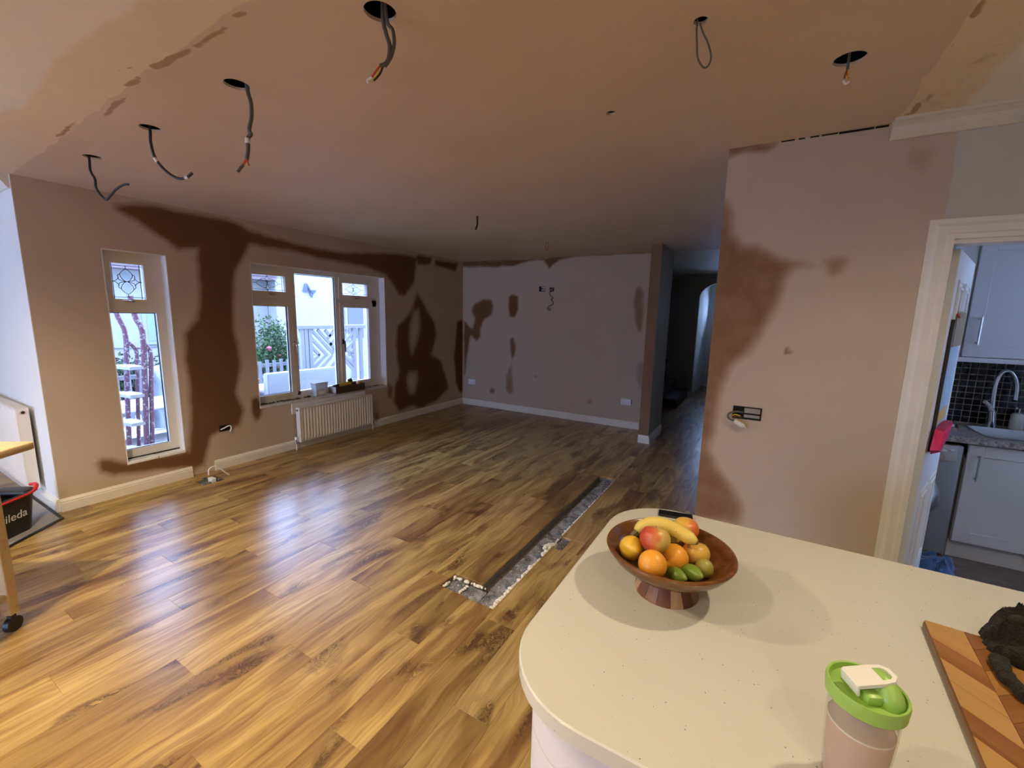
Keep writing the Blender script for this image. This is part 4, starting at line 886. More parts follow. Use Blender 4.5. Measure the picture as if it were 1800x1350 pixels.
ld = MB().lathe([(.0445, LZ-.004), (.0475, LZ-.003), (.0485, LZ+.014), (.0475, LZ+.018), (.0445, LZ+.0175), (.042, LZ+.010), (.0001, LZ+.009)], (SX, SY, 0), 48).build('lid', gr, t, smooth=40)
Mc = Matrix.Translation((SX, SY, LZ)) @ Matrix.Rotation(R(28), 4, 'Z')
MB().sphere((0, 0, 0), 1, 28, 14, fn=lambda d, t_, p: Vector((d.x*.024+.016, d.y*.034, max(d.z, 0)*.026+.008))).v
dm = MB(); dm.sphere((0, 0, 0), 1.0, 28, 14, M=None, fn=lambda d, t_, p: Mc.to_3x3() @ Vector((d.x*.0215+.0185, d.y*.036, max(d.z, -.2)*.031+.010))); dm.v = [(v[0]+SX, v[1]+SY, v[2]+LZ) for v in dm.v]; dm.build('dome', gr, ld, smooth=60)
dm = MB().rbox(-.012, .012, -.026, .026, .008, .024, .006, 2, Mc @ Matrix.Translation((-.006, 0, 0))); dm.build('hinge_block', gr, ld, smooth=40)
cp = MB(); cap_poly = [(-.020, -.017), (.012, -.017), (.030, -.015), (.038, -.007), (.038, .007), (.030, .015), (.012, .017), (-.020, .017)]
ca, cb = Matrix.Rotation(R(-9), 4, 'Y'), Matrix.Translation((-.004, .0, .031))
for pl in ([(-.020,-.017),(.016,-.017),(.016,.017),(-.020,.017)], [(.016,-.017),(.030,-.015),(.038,-.007),(.032,-.006),(.027,-.010),(.016,-.011)], [(.016,.017),(.016,.011),(.027,.010),(.032,.006),(.038,.007),(.030,.015)], [(.032,-.006),(.038,-.007),(.038,.007),(.032,.006)]):
    cp.prism(pl, 0, .0055, Mc @ cb @ ca)
cp.rbox(-.0235, -.019, -.017, .017, -.012, .0055, .002, 2, Mc @ cb @ ca)
cp.build('flip_cap', plain('white_cap_plastic', (.80, .79, .74), .4), t, smooth=30)
b = MB()
for k in range(9):
    z = WZ+.03+k*.0115; rr = .0352+(z-WZ)*.056+.0007
    for j in range(3 if k % 2 == 0 else 1):
        a = R(4)+j*.10; b.tube([(SX+rr*math.cos(a+q), SY+rr*math.sin(a+q), z) for q in (0, .03, .065)], .0008, 4)
b.build('scale_marks', plain('blue_scale_print', (.10, .28, .36), .5), t)

# ---------------------------------------------------------------- chopping board with chevron strips, cloth on top
o0 = at(1622, 1088, 2, WZ+.02); vv = Vector((-.055, -.998, 0)).normalized(); uu = Vector((-vv.y, vv.x, 0))
BM = Matrix(((uu.x, vv.x, 0, o0.x), (uu.y, vv.y, 0, o0.y), (0, 0, 1, WZ), (0, 0, 0, 1)))     # local x along top edge, y towards the camera
t = empty('chopping_board', (o0.x, o0.y, WZ), 'wooden chopping board with a chevron pattern, right of the shaker', 'chopping board')
edge = wood('oiled_acacia_edge', (.20, .10, .04), (.30, .16, .07), (.10, .045, .018), axis=1, rough=.4, rnd=False)
BW_, BL_ = .33, .48
MB().rbox(0, BW_, 0, BL_, .0005, .0195, .006, 3, BM).build('board_core', edge, t, smooth=40)
strips = [wood('chevron_strip_%s' % k, *c, axis=1, scale=1.2, rough=.35, rnd=True, var=.35) for k, c in (('honey', ((.42, .20, .055), (.52, .28, .085), (.22, .085, .022))), ('gold', ((.52, .29, .09), (.60, .37, .13), (.34, .16, .045))), ('amber', ((.30, .12, .030), (.40, .18, .05), (.14, .05, .014))))]
def clip(poly, a, b_, c):      # keep a*x+b*y<=c
    out = []
    for i in range(len(poly)):
        p, q = poly[i-1], poly[i]; dp = a*p[0]+b_*p[1]-c; dq = a*q[0]+b_*q[1]-c
        if dp*dq < 0: s = dp/(dp-dq); out.append((p[0]+(q[0]-p[0])*s, p[1]+(q[1]-p[1])*s))
        if dq <= 0: out.append(q)
    return out
cw, ph_ = .066, .066; random.seed(21)
for cidx in range(5):
    x0 = cidx*cw; s = 1 if cidx % 2 == 0 else -1
    for k in range(-2, 9):
        ya = k*ph_+(.0 if s > 0 else cw)
        pl = [(x0, ya), (x0+cw, ya+s*cw*.88), (x0+cw, ya+s*cw*.88+ph_), (x0, ya+ph_)]
        for cl in ((0, -1, -.002), (0, 1, BL_-.002), (1, 0, BW_-.002), (-1, 0, -.002)): 
            if pl: pl = clip(pl, *cl)
        if len(pl) < 3: continue
        ar = abs(sum(pl[i-1][0]*pl[i][1]-pl[i][0]*pl[i-1][1] for i in range(len(pl))))/2
        if ar < 1e-5: continue
        cx = sum(p[0] for p in pl)/len(pl); cy = sum(p[1] for p in pl)/len(pl); pl = [(cx+(p[0]-cx)*.985, cy+(p[1]-cy)*.985) for p in pl]
        ang = math.atan2(s*.88, 1); LM = Matrix.Rotation(math.pi/2-ang, 4, 'Z')        # local y along the strip
        o = MB().prism(pl, .0185, .0203+random.uniform(0, .0003), LM @ Matrix.Translation((-cx, -cy, 0))).build('strip', strips[(k*2+cidx+(k % 3 == 0)) % 3], None)
        o.parent = t; o.matrix_local = Matrix.Translation(-Vector((o0.x, o0.y, WZ))) @ BM @ Matrix.Translation((cx, cy, 0)) @ LM.inverted()
tw = NM('charcoal_microfibre', .95, .1, (.035, .030, .027)); tw.set(tw.b, 'Sheen Weight', .08); tw.bump(tw.noise(tw.obj(), 220, 4), 1.0, .006)
tco = tw.obj(); tw.base(tw.mix(tw.noise(tco, 90, 4), c_(.010, .009, .008), c_(.042, .037, .033))); tw = tw.m
ZB = WZ+.0206
tc = at(1850, 1164, 2, ZB)
t = empty('microfibre_cloth', tc, 'crumpled fluffy charcoal cloth lying on the chopping board', 'cloth')
def fold(b, pts, w, h, seg=40):
    """a thick soft fold swept along pts"""
    P = [Vector(p) for p in pts]; C = []
    for i in range(len(P)-1):
        p0, p1, p2, p3 = P[max(i-1, 0)], P[i], P[i+1], P[min(i+2, len(P)-1)]
        for k in range(10): q = k/10; C.append(.5*((2*p1)+(p2-p0)*q+(2*p0-5*p1+4*p2-p3)*q*q+(3*p1-p0-3*p2+p3)*q**3))
    C.append(P[-1]); V = []; n = 20
    for i, c in enumerate(C):
        tdir = (C[min(i+1, len(C)-1)]-C[max(i-1, 0)]).normalized(); side = tdir.cross(Vector((0, 0, 1))).normalized(); up = side.cross(tdir); e = min(1, .25+min(i, len(C)-1-i)/4)
        for k in range(n):
            a = 2*math.pi*k/n; q = c+side*(math.cos(a)*w*e)+up*(math.sin(a)*h*e)
            q += Vector((mnoise.noise(q*45), mnoise.noise(q*45+Vector((9, 0, 0))), mnoise.noise(q*45+Vector((0, 9, 0)))))*.006+Vector((mnoise.noise(q*190), mnoise.noise(q*190+Vector((9, 0, 0))), 0))*.0022
            if q.z < ZB: q.z = ZB
            V.append(q)
    m = len(C); b.add(V, [(i*n+k, i*n+(k+1) % n, (i+1)*n+(k+1) % n, (i+1)*n+k) for i in range(m-1) for k in range(n)]+[tuple(range(n-1, -1, -1)), tuple((m-1)*n+k for k in range(n))]); return C
T3 = lambda px, py, z: at(px, py, 2, z)
b = MB(); cc0 = at(1850, 1164, 2, ZB); n = 84; Vc = []; wx, wy = .102, .165
for i in range(n+1):
    for j in range(n+1):
        u, v = i/n*2-1, j/n*2-1; q = Vector((u*1.5+3.1, v*1.5+.4, 1.7)); qa = q+Vector((mnoise.noise(q*.9), mnoise.noise(q*.9+Vector((7, 1, 2))), 0))*.7
        rad = math.hypot(u, v)*(1+.16*mnoise.noise((math.atan2(v, u)*1.3, .5, 2.2))); edge_ = max(0.0, min(1.0, (1-rad)*4.5)); edge_ = edge_**.5
        rid = (1-abs(mnoise.noise(qa*1.25)))**3; hz = (.014+.040*rid+.010*mnoise.noise(q*3.2))*edge_*(1.25-.45*v)
        f = max(rad, 1e-6); k_ = min(1.0, 1.0/f)
        Vc.append((cc0.x+u*k_*wx+.006*mnoise.noise(q*6), cc0.y-v*k_*wy/2+.006*mnoise.noise(q*6+Vector((3, 3, 3))), ZB+max(0.0, hz+.0016*mnoise.noise(q*26))))
b.add(Vc, [(i*(n+1)+j, (i+1)*(n+1)+j, (i+1)*(n+1)+j+1, i*(n+1)+j+1) for i in range(n) for j in range(n)])
fold(b, [T3(1750,1152,ZB+.010), T3(1764,1180,ZB+.011), T3(1782,1204,ZB+.010), T3(1815,1236,ZB+.009)], .013, .011)
fold(b, [T3(1782,1096,ZB+.034), T3(1794,1098,ZB+.044), T3(1822,1106,ZB+.044), T3(1850,1140,ZB+.03)], .018, .020)
V0 = list(b.v); F0 = list(b.f); body = b.build('cloth', tw, t, smooth=80)
random.seed(8); b = MB()
for k in range(16000):
    f = F0[random.randrange(len(F0))]
    if len(f) != 4: continue
    a, c, d_ = Vector(V0[f[0]]), Vector(V0[f[1]]), Vector(V0[f[3]]); p = a+(c-a)*random.random()+(d_-a)*random.random(); nn = (c-a).cross(d_-a)
    if nn.length < 1e-12: continue
    nn.normalize(); h = nn*random.uniform(.003, .006)+Vector((random.uniform(-1, 1), random.uniform(-1, 1), random.uniform(-.5, 1)))*.0016; sd_ = nn.orthogonal().normalized()*.0005
    if (p+h).z < ZB: continue
    b.add([p-sd_, p+sd_, p+h], [(0, 1, 2)])
b.build('pile', tw, t, kind='stuff')

# ---------------------------------------------------------------- kitchen trolley at the left edge
KC = Vector((-2.95, .563, 0)); e1 = Vector((.588, -.809, 0)); e2 = Vector((-.809, -.588, 0))
KM = Matrix(((e1.x, e2.x, 0, KC.x), (e1.y, e2.y, 0, KC.y), (0, 0, 1, 0), (0, 0, 0, 1)))
t = empty('kitchen_trolley', KC, 'pale wooden kitchen trolley on castors at the left edge of the photo', 'trolley')
bir = wood('pale_birch', (.60, .44, .24), (.70, .54, .32), (.44, .29, .14), axis=1, scale=.8, rough=.45, rnd=False)
MB().rbox(0, .85, 0, .50, .862, .90, .008, 3, KM).build('top', bir, t, smooth=40)
for (a, c) in ((.125, .10), (.72, .10), (.125, .40), (.72, .40)):
    lg = MB().rbox(a-.022, a+.022, c-.022, c+.022, .09, .862, .004, 2, KM).build('leg', bir, t)
    MB().rbox(a-.012, a+.012, c-.012, c+.012, .06, .095, .003, 1, KM).build('castor_stem', MT['black'], lg)
    p = KM @ Vector((a, c, .036)); MB().tube([p-e2*.012, p+e2*.012], .036, 20).build('castor_wheel', MT['black'], lg, smooth=40)
for z in (.18, .52):
    MB().rbox(.104, .74, .085, .415, z, z+.02, .003, 1, KM).build('shelf', bir, t)
MB().rbox(.105, .74, .085, .415, .80, .8615, .003, 1, KM).build('apron', bir, t)

# ---------------------------------------------------------------- mop bucket on a mat
mp = [at(5, 971, 2, 0), at(112, 911, 2, 0)]
t = empty('floor_mat', (-4.5, .6, 0), 'grey-topped dark mat under the mop bucket', 'mat')
mat_poly = [(-3.90, .43), (-4.285, .905), (-5.2, .900), (-5.2, .0), (-4.3, .0)]
MB().prism(mat_poly, .0005, .007).build('rubber_base', MT['black'], t); MB().prism(offset_poly(mat_poly, .022), .007, .009).build('top_face', plain('grey_mat_top', (.30, .29, .28), .6, .4, var=.3, scale=6), t)
t = empty('mop_bucket', (-4.30, .56, .009), 'black mop bucket with a red handle and white lettering', 'bucket')
du = Vector((-.59, .807, 0)).normalized(); dn = Vector((du.y, -du.x, 0))                          # dn points to the camera side
BC = Vector((-4.262, .575, .009)); KB = Matrix(((du.x, dn.x, 0, BC.x), (du.y, dn.y, 0, BC.y), (0, 0, 1, .0092), (0, 0, 0, 1)))
def rr_loop(w, l, r, z, n=8): return [(x, y, z) for x, y in rrect(-l/2, l/2, -w/2, w/2, (r,)*4, n)]
loops = [rr_loop(.20, .33, .07, 0), rr_loop(.205, .335, .07, .004), rr_loop(.255, .40, .09, .255), rr_loop(.27, .415, .095, .258), rr_loop(.27, .415, .095, .272), rr_loop(.25, .395, .088, .272), rr_loop(.195, .32, .065, .01)]
V = [KB @ Vector(p) for lp in loops for p in lp]; n = len(loops[0]); F = [(i*n+k, i*n+(k+1) % n, (i+1)*n+(k+1) % n, (i+1)*n+k) for i in range(len(loops)-1) for k in range(n)]+[tuple(range(n-1, -1, -1)), tuple((len(loops)-1)*n+k for k in range(n))]
MB().add(V, F).build('tub', MT['black'], t, smooth=40)
rp = [Vector(p) for p in rr_loop(.275, .42, .097, .262)]; rp = rp[len(rp)//2-2:]+rp[:3]
hb = MB(); front = [KB @ Vector(p) for p in ((-.20, .140, .262), (.10, .140, .262), (.165, .128, .280), (.208, .09, .288), (.212, .05, .286))]
hb.tube(front, [.008, .008, .012, .014, .010], 8, smooth=4); hb.tube([KB @ Vector(p) for p in ((-.20, .140, .262), (-.212, .05, .262), (-.212, -.08, .262))], .008, 8, smooth=4); hb.build('handle', MT['red'], t, smooth=50)
MB().rbox(.10, .205, -.11, .11, .245, .275, .012, 3, KB).build('wringer', MT['black'], t, smooth=40)
fc = bpy.data.curves.new('lettering', 'FONT'); fc.body = 'vileda'; fc.size = .078; fc.extrude = .0006; fc.align_x = 'RIGHT'
fo = bpy.data.objects.new('lettering', fc); COL.objects.link(fo)
me = bpy.data.meshes.new_from_object(fo.evaluated_get(bpy.context.evaluated_depsgraph_get())); bpy.data.objects.remove(fo, do_unlink=True)
me.materials.append(plain('white_print', (.65, .65, .65), .5)); lt = bpy.data.objects.new('lettering', me); COL.objects.link(lt); lt.parent = t
tilt = Matrix.Rotation(math.atan2(.025, .25), 4, 'X')
LM = KB @ Matrix.Translation((.105, .1155, .125)) @ Matrix(((1, 0, 0, 0), (0, 0, 1, 0), (0, 1, 0, 0), (0, 0, 0, 1)))
LM = KB @ Matrix.Translation((.105, .1158, .120)) @ Matrix.Rotation(R(90)-math.atan2(.025, .25), 4, 'X')
# text runs along +du as seen from the camera side
xdir = (KB.to_3x3() @ Vector((1, 0, 0))); zdir = (KB.to_3x3() @ Vector((0, 1, -.10))).normalized(); ydir = zdir.cross(xdir).normalized()
if ydir.z < 0: ydir = -ydir
rot = Matrix((xdir, ydir, xdir.cross(ydir))).transposed().to_4x4(); org = KB @ Vector((.098, .1162, .115))
lt.matrix_local = Matrix.Translation(-Vector((-4.30, .56, .009))) @ Matrix.Translation(org) @ rot
# ---------------------------------------------------------------- utility room beyond the doorway
MB().box(.60, 2.45, 2.60, UB, -.0119, .0012).build('vinyl_sheet', plain('mottled_brown_vinyl', (.16, .125, .10), .6, .4, var=.5, scale=14), fl)
UF = 3.78; ucab = plain('pale_grey_cabinet_paint', (.62, .62, .63), .45, .4, var=.03)
def shaker(b, x0, x1, z0, z1, y, fr=.075):
    b.rbox(x0, x1, y, y+.012, z0, z1, .002, 1)
    for q in ((x0, x0+fr, z0, z1), (x1-fr, x1, z0, z1), (x0+fr, x1-fr, z0, z0+fr), (x0+fr, x1-fr, z1-fr, z1)): b.rbox(q[0], q[1], y-.008, y+.001, q[2], q[3], .0025, 1)
    return b
def bar_handle(par, x, y, z0, z1):
    MB().tube([(x, y-.03, z0), (x, y-.03, z1)], .006, 8).tube([(x, y, z0+.012), (x, y-.03, z0+.012)], .005, 6).tube([(x, y, z1-.012), (x, y-.03, z1-.012)], .005, 6).build('handle', MT['steel'], par, smooth=40)
t = empty('wall_cabinet', (1.5, UB, 1.31), 'pale grey wall cabinet above the utility sink', 'cabinet')
MB().rbox(1.04, 2.2, UB-.30, UB, 1.33, 2.10, .002, 1).build('carcass', ucab, t); MB().rbox(1.0, 2.2, UB-.335, UB, 1.30, 1.33, .003, 1).build('light_rail', ucab, t)
for x0 in (1.162, 1.665): d = shaker(MB(), x0, x0+.498, 1.335, 2.095, UB-.322).build('door', ucab, t); bar_handle(d, x0+.055, UB-.33, 1.42, 1.60)
MB().rbox(1.04, 1.158, UB-.318, UB-.30, 1.335, 2.095, .002, 1).build('filler_panel', ucab, t)
t = empty('base_cabinet', (1.5, UF, 0), 'pale grey base cabinet under the utility sink, beside the washing machine', 'cabinet')
MB().rbox(1.205, 2.2, UF+.02, UB-.01, .125, .690, .002, 1).build('carcass', ucab, t); MB().rbox(1.205, 2.2, UF+.05, UF+.07, .0015, .125, .002, 1).build('plinth', ucab, t)
for x0 in (1.207, 1.71): d = shaker(MB(), x0, x0+.49, .13, .79, UF+.008).build('door', ucab, t); bar_handle(d, x0+.05, UF+.0, .56, .73)
speck = NM('speckled_grey_worktop', .35, .5); co = speck.obj(); speck.base(speck.ramp(speck.noise(co, 70, 4, .7), [(.35, (.07, .06, .055)), (.5, (.30, .27, .25)), (.65, (.52, .48, .44))])); speck = speck.m
MB().box(.66, 1.30, UF-.03, UB-.001, .80, .835).box(1.30, 1.78, UF-.03, 3.86, .80, .835).box(1.30, 1.78, 4.24, UB-.001, .80, .835).box(1.78, 2.44, UF-.03, UB-.001, .80, .835).build('utility_worktop', speck, label='speckled grey worktop over the washing machine', cat='worktop')
t = empty('sink', (1.54, 4.05, .70), 'stainless steel sink set in the speckled worktop', 'sink')
def basin(b, x0, x1, y0, y1, zt, zb, r=.05):
    L = [rrect(x0-.012, x1+.012, y0-.012, y1+.012, (r,)*4, 6), rrect(x0, x1, y0, y1, (r,)*4, 6), rrect(x0+.02, x1-.02, y0+.02, y1-.02, (r*.8,)*4, 6)]
    V = [(*p, zt) for p in L[0]]+[(*p, zt-.002) for p in L[1]]+[(*p, zb) for p in L[2]]; n = len(L[0])
    b.add(V, [(i*n+k, i*n+(k+1) % n, (i+1)*n+(k+1) % n, (i+1)*n+k) for i in range(2) for k in range(n)]+[tuple(2*n+k for k in range(n))]); return b
basin(MB(), 1.305, 1.775, 3.865, 4.235, .839, .70).build('bowl', MT['steel'], t, smooth=40)
MB().lathe([(.0001, .7035), (.035, .7035), (.038, .701)], (1.54, 4.05, 0), 20).build('drain', MT['chrome'], t, smooth=40)
tp = at(1752, 740, 1, 4.28); t = empty('tap', (tp.x, 4.28, .835), 'chrome swan-neck tap behind the utility sink', 'tap')
pts = [at(a, b_, 1, 4.26) for a, b_ in ((1744,742),(1746,700),(1752,672),(1762,655),(1774,652),(1784,662),(1788,680),(1785,703))]; pts[0].z = .836
MB().tube(pts, [.016, .014, .0125, .0125, .0125, .0125, .013, .014], 12, smooth=6).build('spout', MT['chrome'], t, smooth=60)
q = at(1744, 722, 1, 4.26); MB().tube([(pts[0].x, 4.26, .8355), (q.x, 4.26, q.z)], [.024, .021], 14).build('body', MT['chrome'], t, smooth=40)
MB().tube([q, at(1738, 712, 1, 4.22), at(1731, 706, 1, 4.20)], [.014, .011, .012], 10).build('lever', MT['white_plastic'], t, smooth=50)
q = at(1790, 744, 1, 4.27); t = empty('soap_dispenser', (q.x, 4.27, .835), 'white soap dispenser beside the chrome tap', 'dispenser')
MB().lathe([(.0001, .8355), (.034, .8355), (.036, .842), (.036, .93), (.030, .945), (.012, .95), (.0001, .95)], (q.x, 4.29, 0), 24).build('body', MT['white_plastic'], t, smooth=40); MB().tube([(q.x, 4.29, .95), (q.x, 4.29, .985), (q.x-.02, 4.27, .985)], .006, 8).build('pump', MT['chrome'], t)
tl = plain('black_mosaic_tile', (.012, .014, .022), .18, .6, var=.5, scale=25); b = MB(); ts = .0445; ux = 1.0
MB().box(.66, 2.44, UB-.006, UB-.0005, .835, 1.30).build('tile_grout', plain('pale_grout', (.42, .42, .40), .9, .2), bpy.data.objects['wall_utility_back'])
while ux < 2.42:
    z = .838
    while z < 1.298: b.box(ux+.0025, ux+ts-.0025, UB-.0095, UB-.0055, z+.0025, min(z+ts-.0025, 1.299)); z += ts
    ux += ts
b.build('mosaic_tiles', tl, bpy.data.objects['wall_utility_back'], kind='stuff')
# washing machine
wm = plain('silver_grey_enamel', (.33, .34, .35), .35, .5, .35, var=.04)
t = empty('washing_machine', (.92, 4.05, 0), 'silver front-loading washing machine under the utility worktop', 'washing machine')
X0, X1, YF = .655, 1.188, UF-.005
MB().rbox(X0, X1, YF, YF+.52, .012, .775, .018, 3).build('body', wm, t, smooth=40)
MB().rbox(X0+.006, X1-.03, YF-.006, YF+.01, .665, .772, .004, 2).build('control_panel', plain('pale_grey_panel', (.45, .46, .48), .4), t)
kx = at(1652, 803, 1, YF-.02); MB().lathe([(.0001, 0), (.021, 0), (.024, .018)], (0, 0, 0), 20, M=Matrix.Rotation(R(90), 3, 'X')).v
kb = MB(); kb.tube([(kx.x, YF-.004, kx.z), (kx.x, YF-.028, kx.z)], [.026, .022], 20); kb.build('dial', MT['chrome'], t, smooth=40)
for a in (1650, 1660, 1674): q = at(a, 792, 1, YF-.01); MB().rbox(q.x-.011, q.x+.011, YF-.012, YF-.005, q.z-.006, q.z+.006, .002, 1).build('button', MT['white_plastic'], t)
dc = Vector((.925, YF, .41)); MY = Matrix.Rotation(R(90), 3, 'X')
def disc(b, prof, c, n=40):
    for_ = [(r_, z_) for r_, z_ in prof]; V = []; F = []
    for (r_, d_) in for_:
        for k in range(n): a = 2*math.pi*k/n; V.append((c.x+r_*math.cos(a), c.y-d_, c.z+r_*math.sin(a)))
    for i in range(len(for_)-1):
        for k in range(n): F.append((i*n+k, i*n+(k+1) % n, (i+1)*n+(k+1) % n, (i+1)*n+k))
    b.add(V, F+[tuple((len(for_)-1)*n+k for k in range(n))]); return b
d = disc(MB(), [(.185, 0), (.185, .022), (.175, .034), (.125, .045), (.112, .030)], dc).build('door', MT['steel'], t, smooth=40)
disc(MB(), [(.112, .031), (.10, .036)], dc).build('door_glass', plain('dark_door_glass', (.008, .008, .01), .1), d, smooth=40)
MB().rbox(X0, X1, YF+.012, YF+.03, .011, .10, .004, 1).build('kick_plate', wm, t)
# blue cloths on the utility floor
def rag(name, c, w, l, h, mat, label, seed, cat='cloth'):
    n = 26; b = MB(); V = []
    for i in range(n+1):
        for j in range(n+1):
            u, v = i/n*2-1, j/n*2-1; rr_ = max(0, 1-(abs(u)**2.4+abs(v)**2.4)); q = Vector((u*2.1+seed, v*2.1, seed*.7))
            z = (.25+.75*abs(mnoise.noise(q*1.3))+.25*mnoise.noise(q*3))*h*min(1, rr_*2.2)
            V.append((c[0]+u*w/2+.04*mnoise.noise(q*1.1), c[1]+v*l/2+.04*mnoise.noise(q*1.1+Vector((5, 5, 5))), c[2]+max(z, 0)))
    b.add(V, [(i*(n+1)+j, (i+1)*(n+1)+j, (i+1)*(n+1)+j+1, i*(n+1)+j+1) for i in range(n) for j in range(n)]+[tuple([i*(n+1) for i in range(n+1)]+[n*(n+1)+j for j in range(1, n+1)]+[i*(n+1)+n for i in range(n-1, -1, -1)]+[j for j in range(n-1, 0, -1)])])
    return b.build(name, mat, smooth=70, label=label, cat=cat)
blue = plain('blue_towelling', (.055, .14, .30), .95, .1, var=.35, scale=30, bump=.5, Sheen_Weight=.4)
rag('cloth_rag', (1.02, 3.58, .002), .34, .26, .13, blue, 'crumpled blue cloth on the floor before the washing machine', 2.0)
rag('cloth_rag', (1.02, 3.30, .002), .26, .18, .08, plain('dark_blue_towelling', (.03, .07, .17), .95, .1, var=.4, scale=30), 'dark blue cloth heap nearest the doorway on the utility floor', 5.0)
# open door leaf, hinged on the left jamb
HX, HY, TH, DW = .672, 2.672, R(20), .715
du_ = Vector((math.sin(TH), math.cos(TH), 0)); dn_ = Vector((du_.y, -du_.x, 0))                 # dn_: the side away from the hinge wall
LM = Matrix(((du_.x, dn_.x, 0, HX), (du_.y, dn_.y, 0, HY), (0, 0, 1, .008), (0, 0, 0, 1)))
d1 = empty('door_1', (HX, HY, .008), kind='structure')
MB().rbox(0, DW, -.0, .036, 0, 1.865, .003, 1, LM).build('leaf', MT['emulsion'], d1)
for (u0, u1) in ((.10, .325), (.39, .615)):
    for (z0, z1) in ((.22, .72), (.92, 1.40), (1.50, 1.74)):
        for sgn, n0 in ((1, .036), (-1, 0)):
            b = MB()
            for k, (ins_, dp) in enumerate(((0, .006), (.030, .009))):
                a_, b_, c_2, d_2 = u0+ins_, u1-ins_, z0+ins_, z1-ins_; w_ = .012
                n1, n2 = (n0-.001, n0+dp) if sgn > 0 else (n0-dp, n0+.001)
                for q in ((a_, a_+w_, c_2, d_2), (b_-w_, b_, c_2, d_2), (a_+w_, b_-w_, c_2, c_2+w_), (a_+w_, b_-w_, d_2-w_, d_2)): b.rbox(q[0], q[1], n1, n2, q[2], q[3], .003, 1, LM)
            b.build('panel_moulding', MT['emulsion'], d1)
for s, n0 in ((1, .036), (-1, 0)): MB().tube([LM @ Vector((DW-.06, n0, .98)), LM @ Vector((DW-.06, n0+s*.045, .98)), LM @ Vector((DW-.17, n0+s*.05, .98))], .009, 10, smooth=4).build('handle', MT['chrome'], d1, smooth=50)
# things hung on the door's room side (normal -dn_)
def D(px, py, off=.02):
    o_ = LM @ Vector((0, .036+off, 0)); dd = ray(px, py); return CAM+dd*((o_-CAM).dot(dn_)/dd.dot(dn_))
def hung(name, pts, th, mat, parent=None, off=.02, **kw):
    P = [D(a, b_, off) for a, b_ in pts]; n = len(P); V = P+[p+dn_*th for p in P]
    return MB().add(V, [tuple(range(n-1, -1, -1)), tuple(range(n, 2*n))]+[(i, (i+1) % n, n+(i+1) % n, n+i) for i in range(n)]).build(name, mat, parent, **kw)
LB = lambda b, *a, r=.002: b.rbox(*a, r, 1, LM)
t = empty('door_calendar', LM @ Vector((.33, .037, 1.25)), 'pale blue wall calendar hung on the open white door', 'calendar')
LB(MB(), .10, .52, .037, .046, .93, 1.55).build('sheet', plain('pale_blue_paper', (.42, .55, .66), .6, .3, var=.2, scale=9), t)
LB(MB(), .085, .099, .037, .050, .93, 1.56).build('back_edge', plain('dark_board_edge', (.03, .025, .025), .7), t)
LB(MB(), .16, .54, .0465, .050, 1.43, 1.60).build('picture', plain('brown_printed_paper', (.32, .24, .15), .6, .3, var=.6, scale=40), t)
MB().tube([LM @ Vector((.14, .048, 1.585)), LM @ Vector((.16, .056, 1.57)), LM @ Vector((.18, .048, 1.59))], .004, 6).build('peg', MT['copper_red'], t)
LB(MB(), .12, .42, .0465, .049, 1.06, 1.12).build('note', plain('yellow_paper_note', (.65, .42, .12), .7), t)
pk = plain('bright_pink_fabric', (.75, .03, .13), .6, .3, var=.1); t = empty('pink_pouch', LM @ Vector((.2, .05, .99)), 'bright pink pouch hanging low on the open white door', 'pouch')
P = [(.0, .051, .955), (.06, .051, .925), (.36, .051, .985), (.40, .051, 1.045), (.06, .051, 1.045)]; Q = [(.03, .078, .955), (.08, .082, .94), (.34, .082, .985), (.38, .086, 1.04), (.07, .086, 1.04)]
MB().add([LM @ Vector(p) for p in P+Q], [(4,3,2,1,0), (5,6,7,8,9)]+[(k, (k+1) % 5, 5+(k+1) % 5, 5+k) for k in range(5)]).build('front', pk, t)
LB(MB(), .08, .38, .056, .082, 1.0405, 1.0475).build('lip', plain('dark_pink_fabric', (.40, .012, .06), .7), t)

# ---------------------------------------------------------------- garden side: paving, neighbouring houses
MB().box(-40, LWX-.28, -25, 30, -.35, -.12).build('ground', plain('grey_paving', (.50, .50, .50), .8, .3, var=.2, scale=3), kind='structure')
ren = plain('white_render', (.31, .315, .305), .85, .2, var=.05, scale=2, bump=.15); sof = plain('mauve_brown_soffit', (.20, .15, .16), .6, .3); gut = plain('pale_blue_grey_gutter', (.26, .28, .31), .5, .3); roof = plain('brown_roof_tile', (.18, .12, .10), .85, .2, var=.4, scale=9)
t = empty('neighbour_bungalow', (-10, 2, -.12), 'low white bungalow with a brown eave beyond the narrow window', 'house')
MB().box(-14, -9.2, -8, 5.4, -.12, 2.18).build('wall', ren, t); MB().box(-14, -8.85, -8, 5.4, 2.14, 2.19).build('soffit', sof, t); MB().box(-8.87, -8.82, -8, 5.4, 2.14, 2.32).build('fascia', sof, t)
MB().tube([(-8.76, -8, 2.32), (-8.76, 5.4, 2.32)], .06, 10).build('gutter', gut, t, smooth=50)
MB().add([(-8.75, -8, 2.36), (-8.75, 5.4, 2.36), (-11.5, 5.4, 3.5), (-11.5, -8, 3.5), (-8.75, -8, 2.30), (-8.75, 5.4, 2.30), (-11.5, 5.4, 3.44), (-11.5, -8, 3.44)], [(0,1,2,3),(7,6,5,4),(0,4,5,1),(1,5,6,2),(2,6,7,3),(3,7,4,0)]).build('roof', roof, t)
q0, q1 = at(243, 505, 0, -9.19), at(252, 532, 0, -9.19); w = MB().box(-9.21, -9.17, q0.y, q0.y+.62, .9, 1.62).build('window', gut, t); MB().box(-9.169, -9.165, q0.y+.06, q0.y+.56, .96, 1.56).build('pane', plain('grey_blue_glazing', (.20, .27, .36), .15), w)
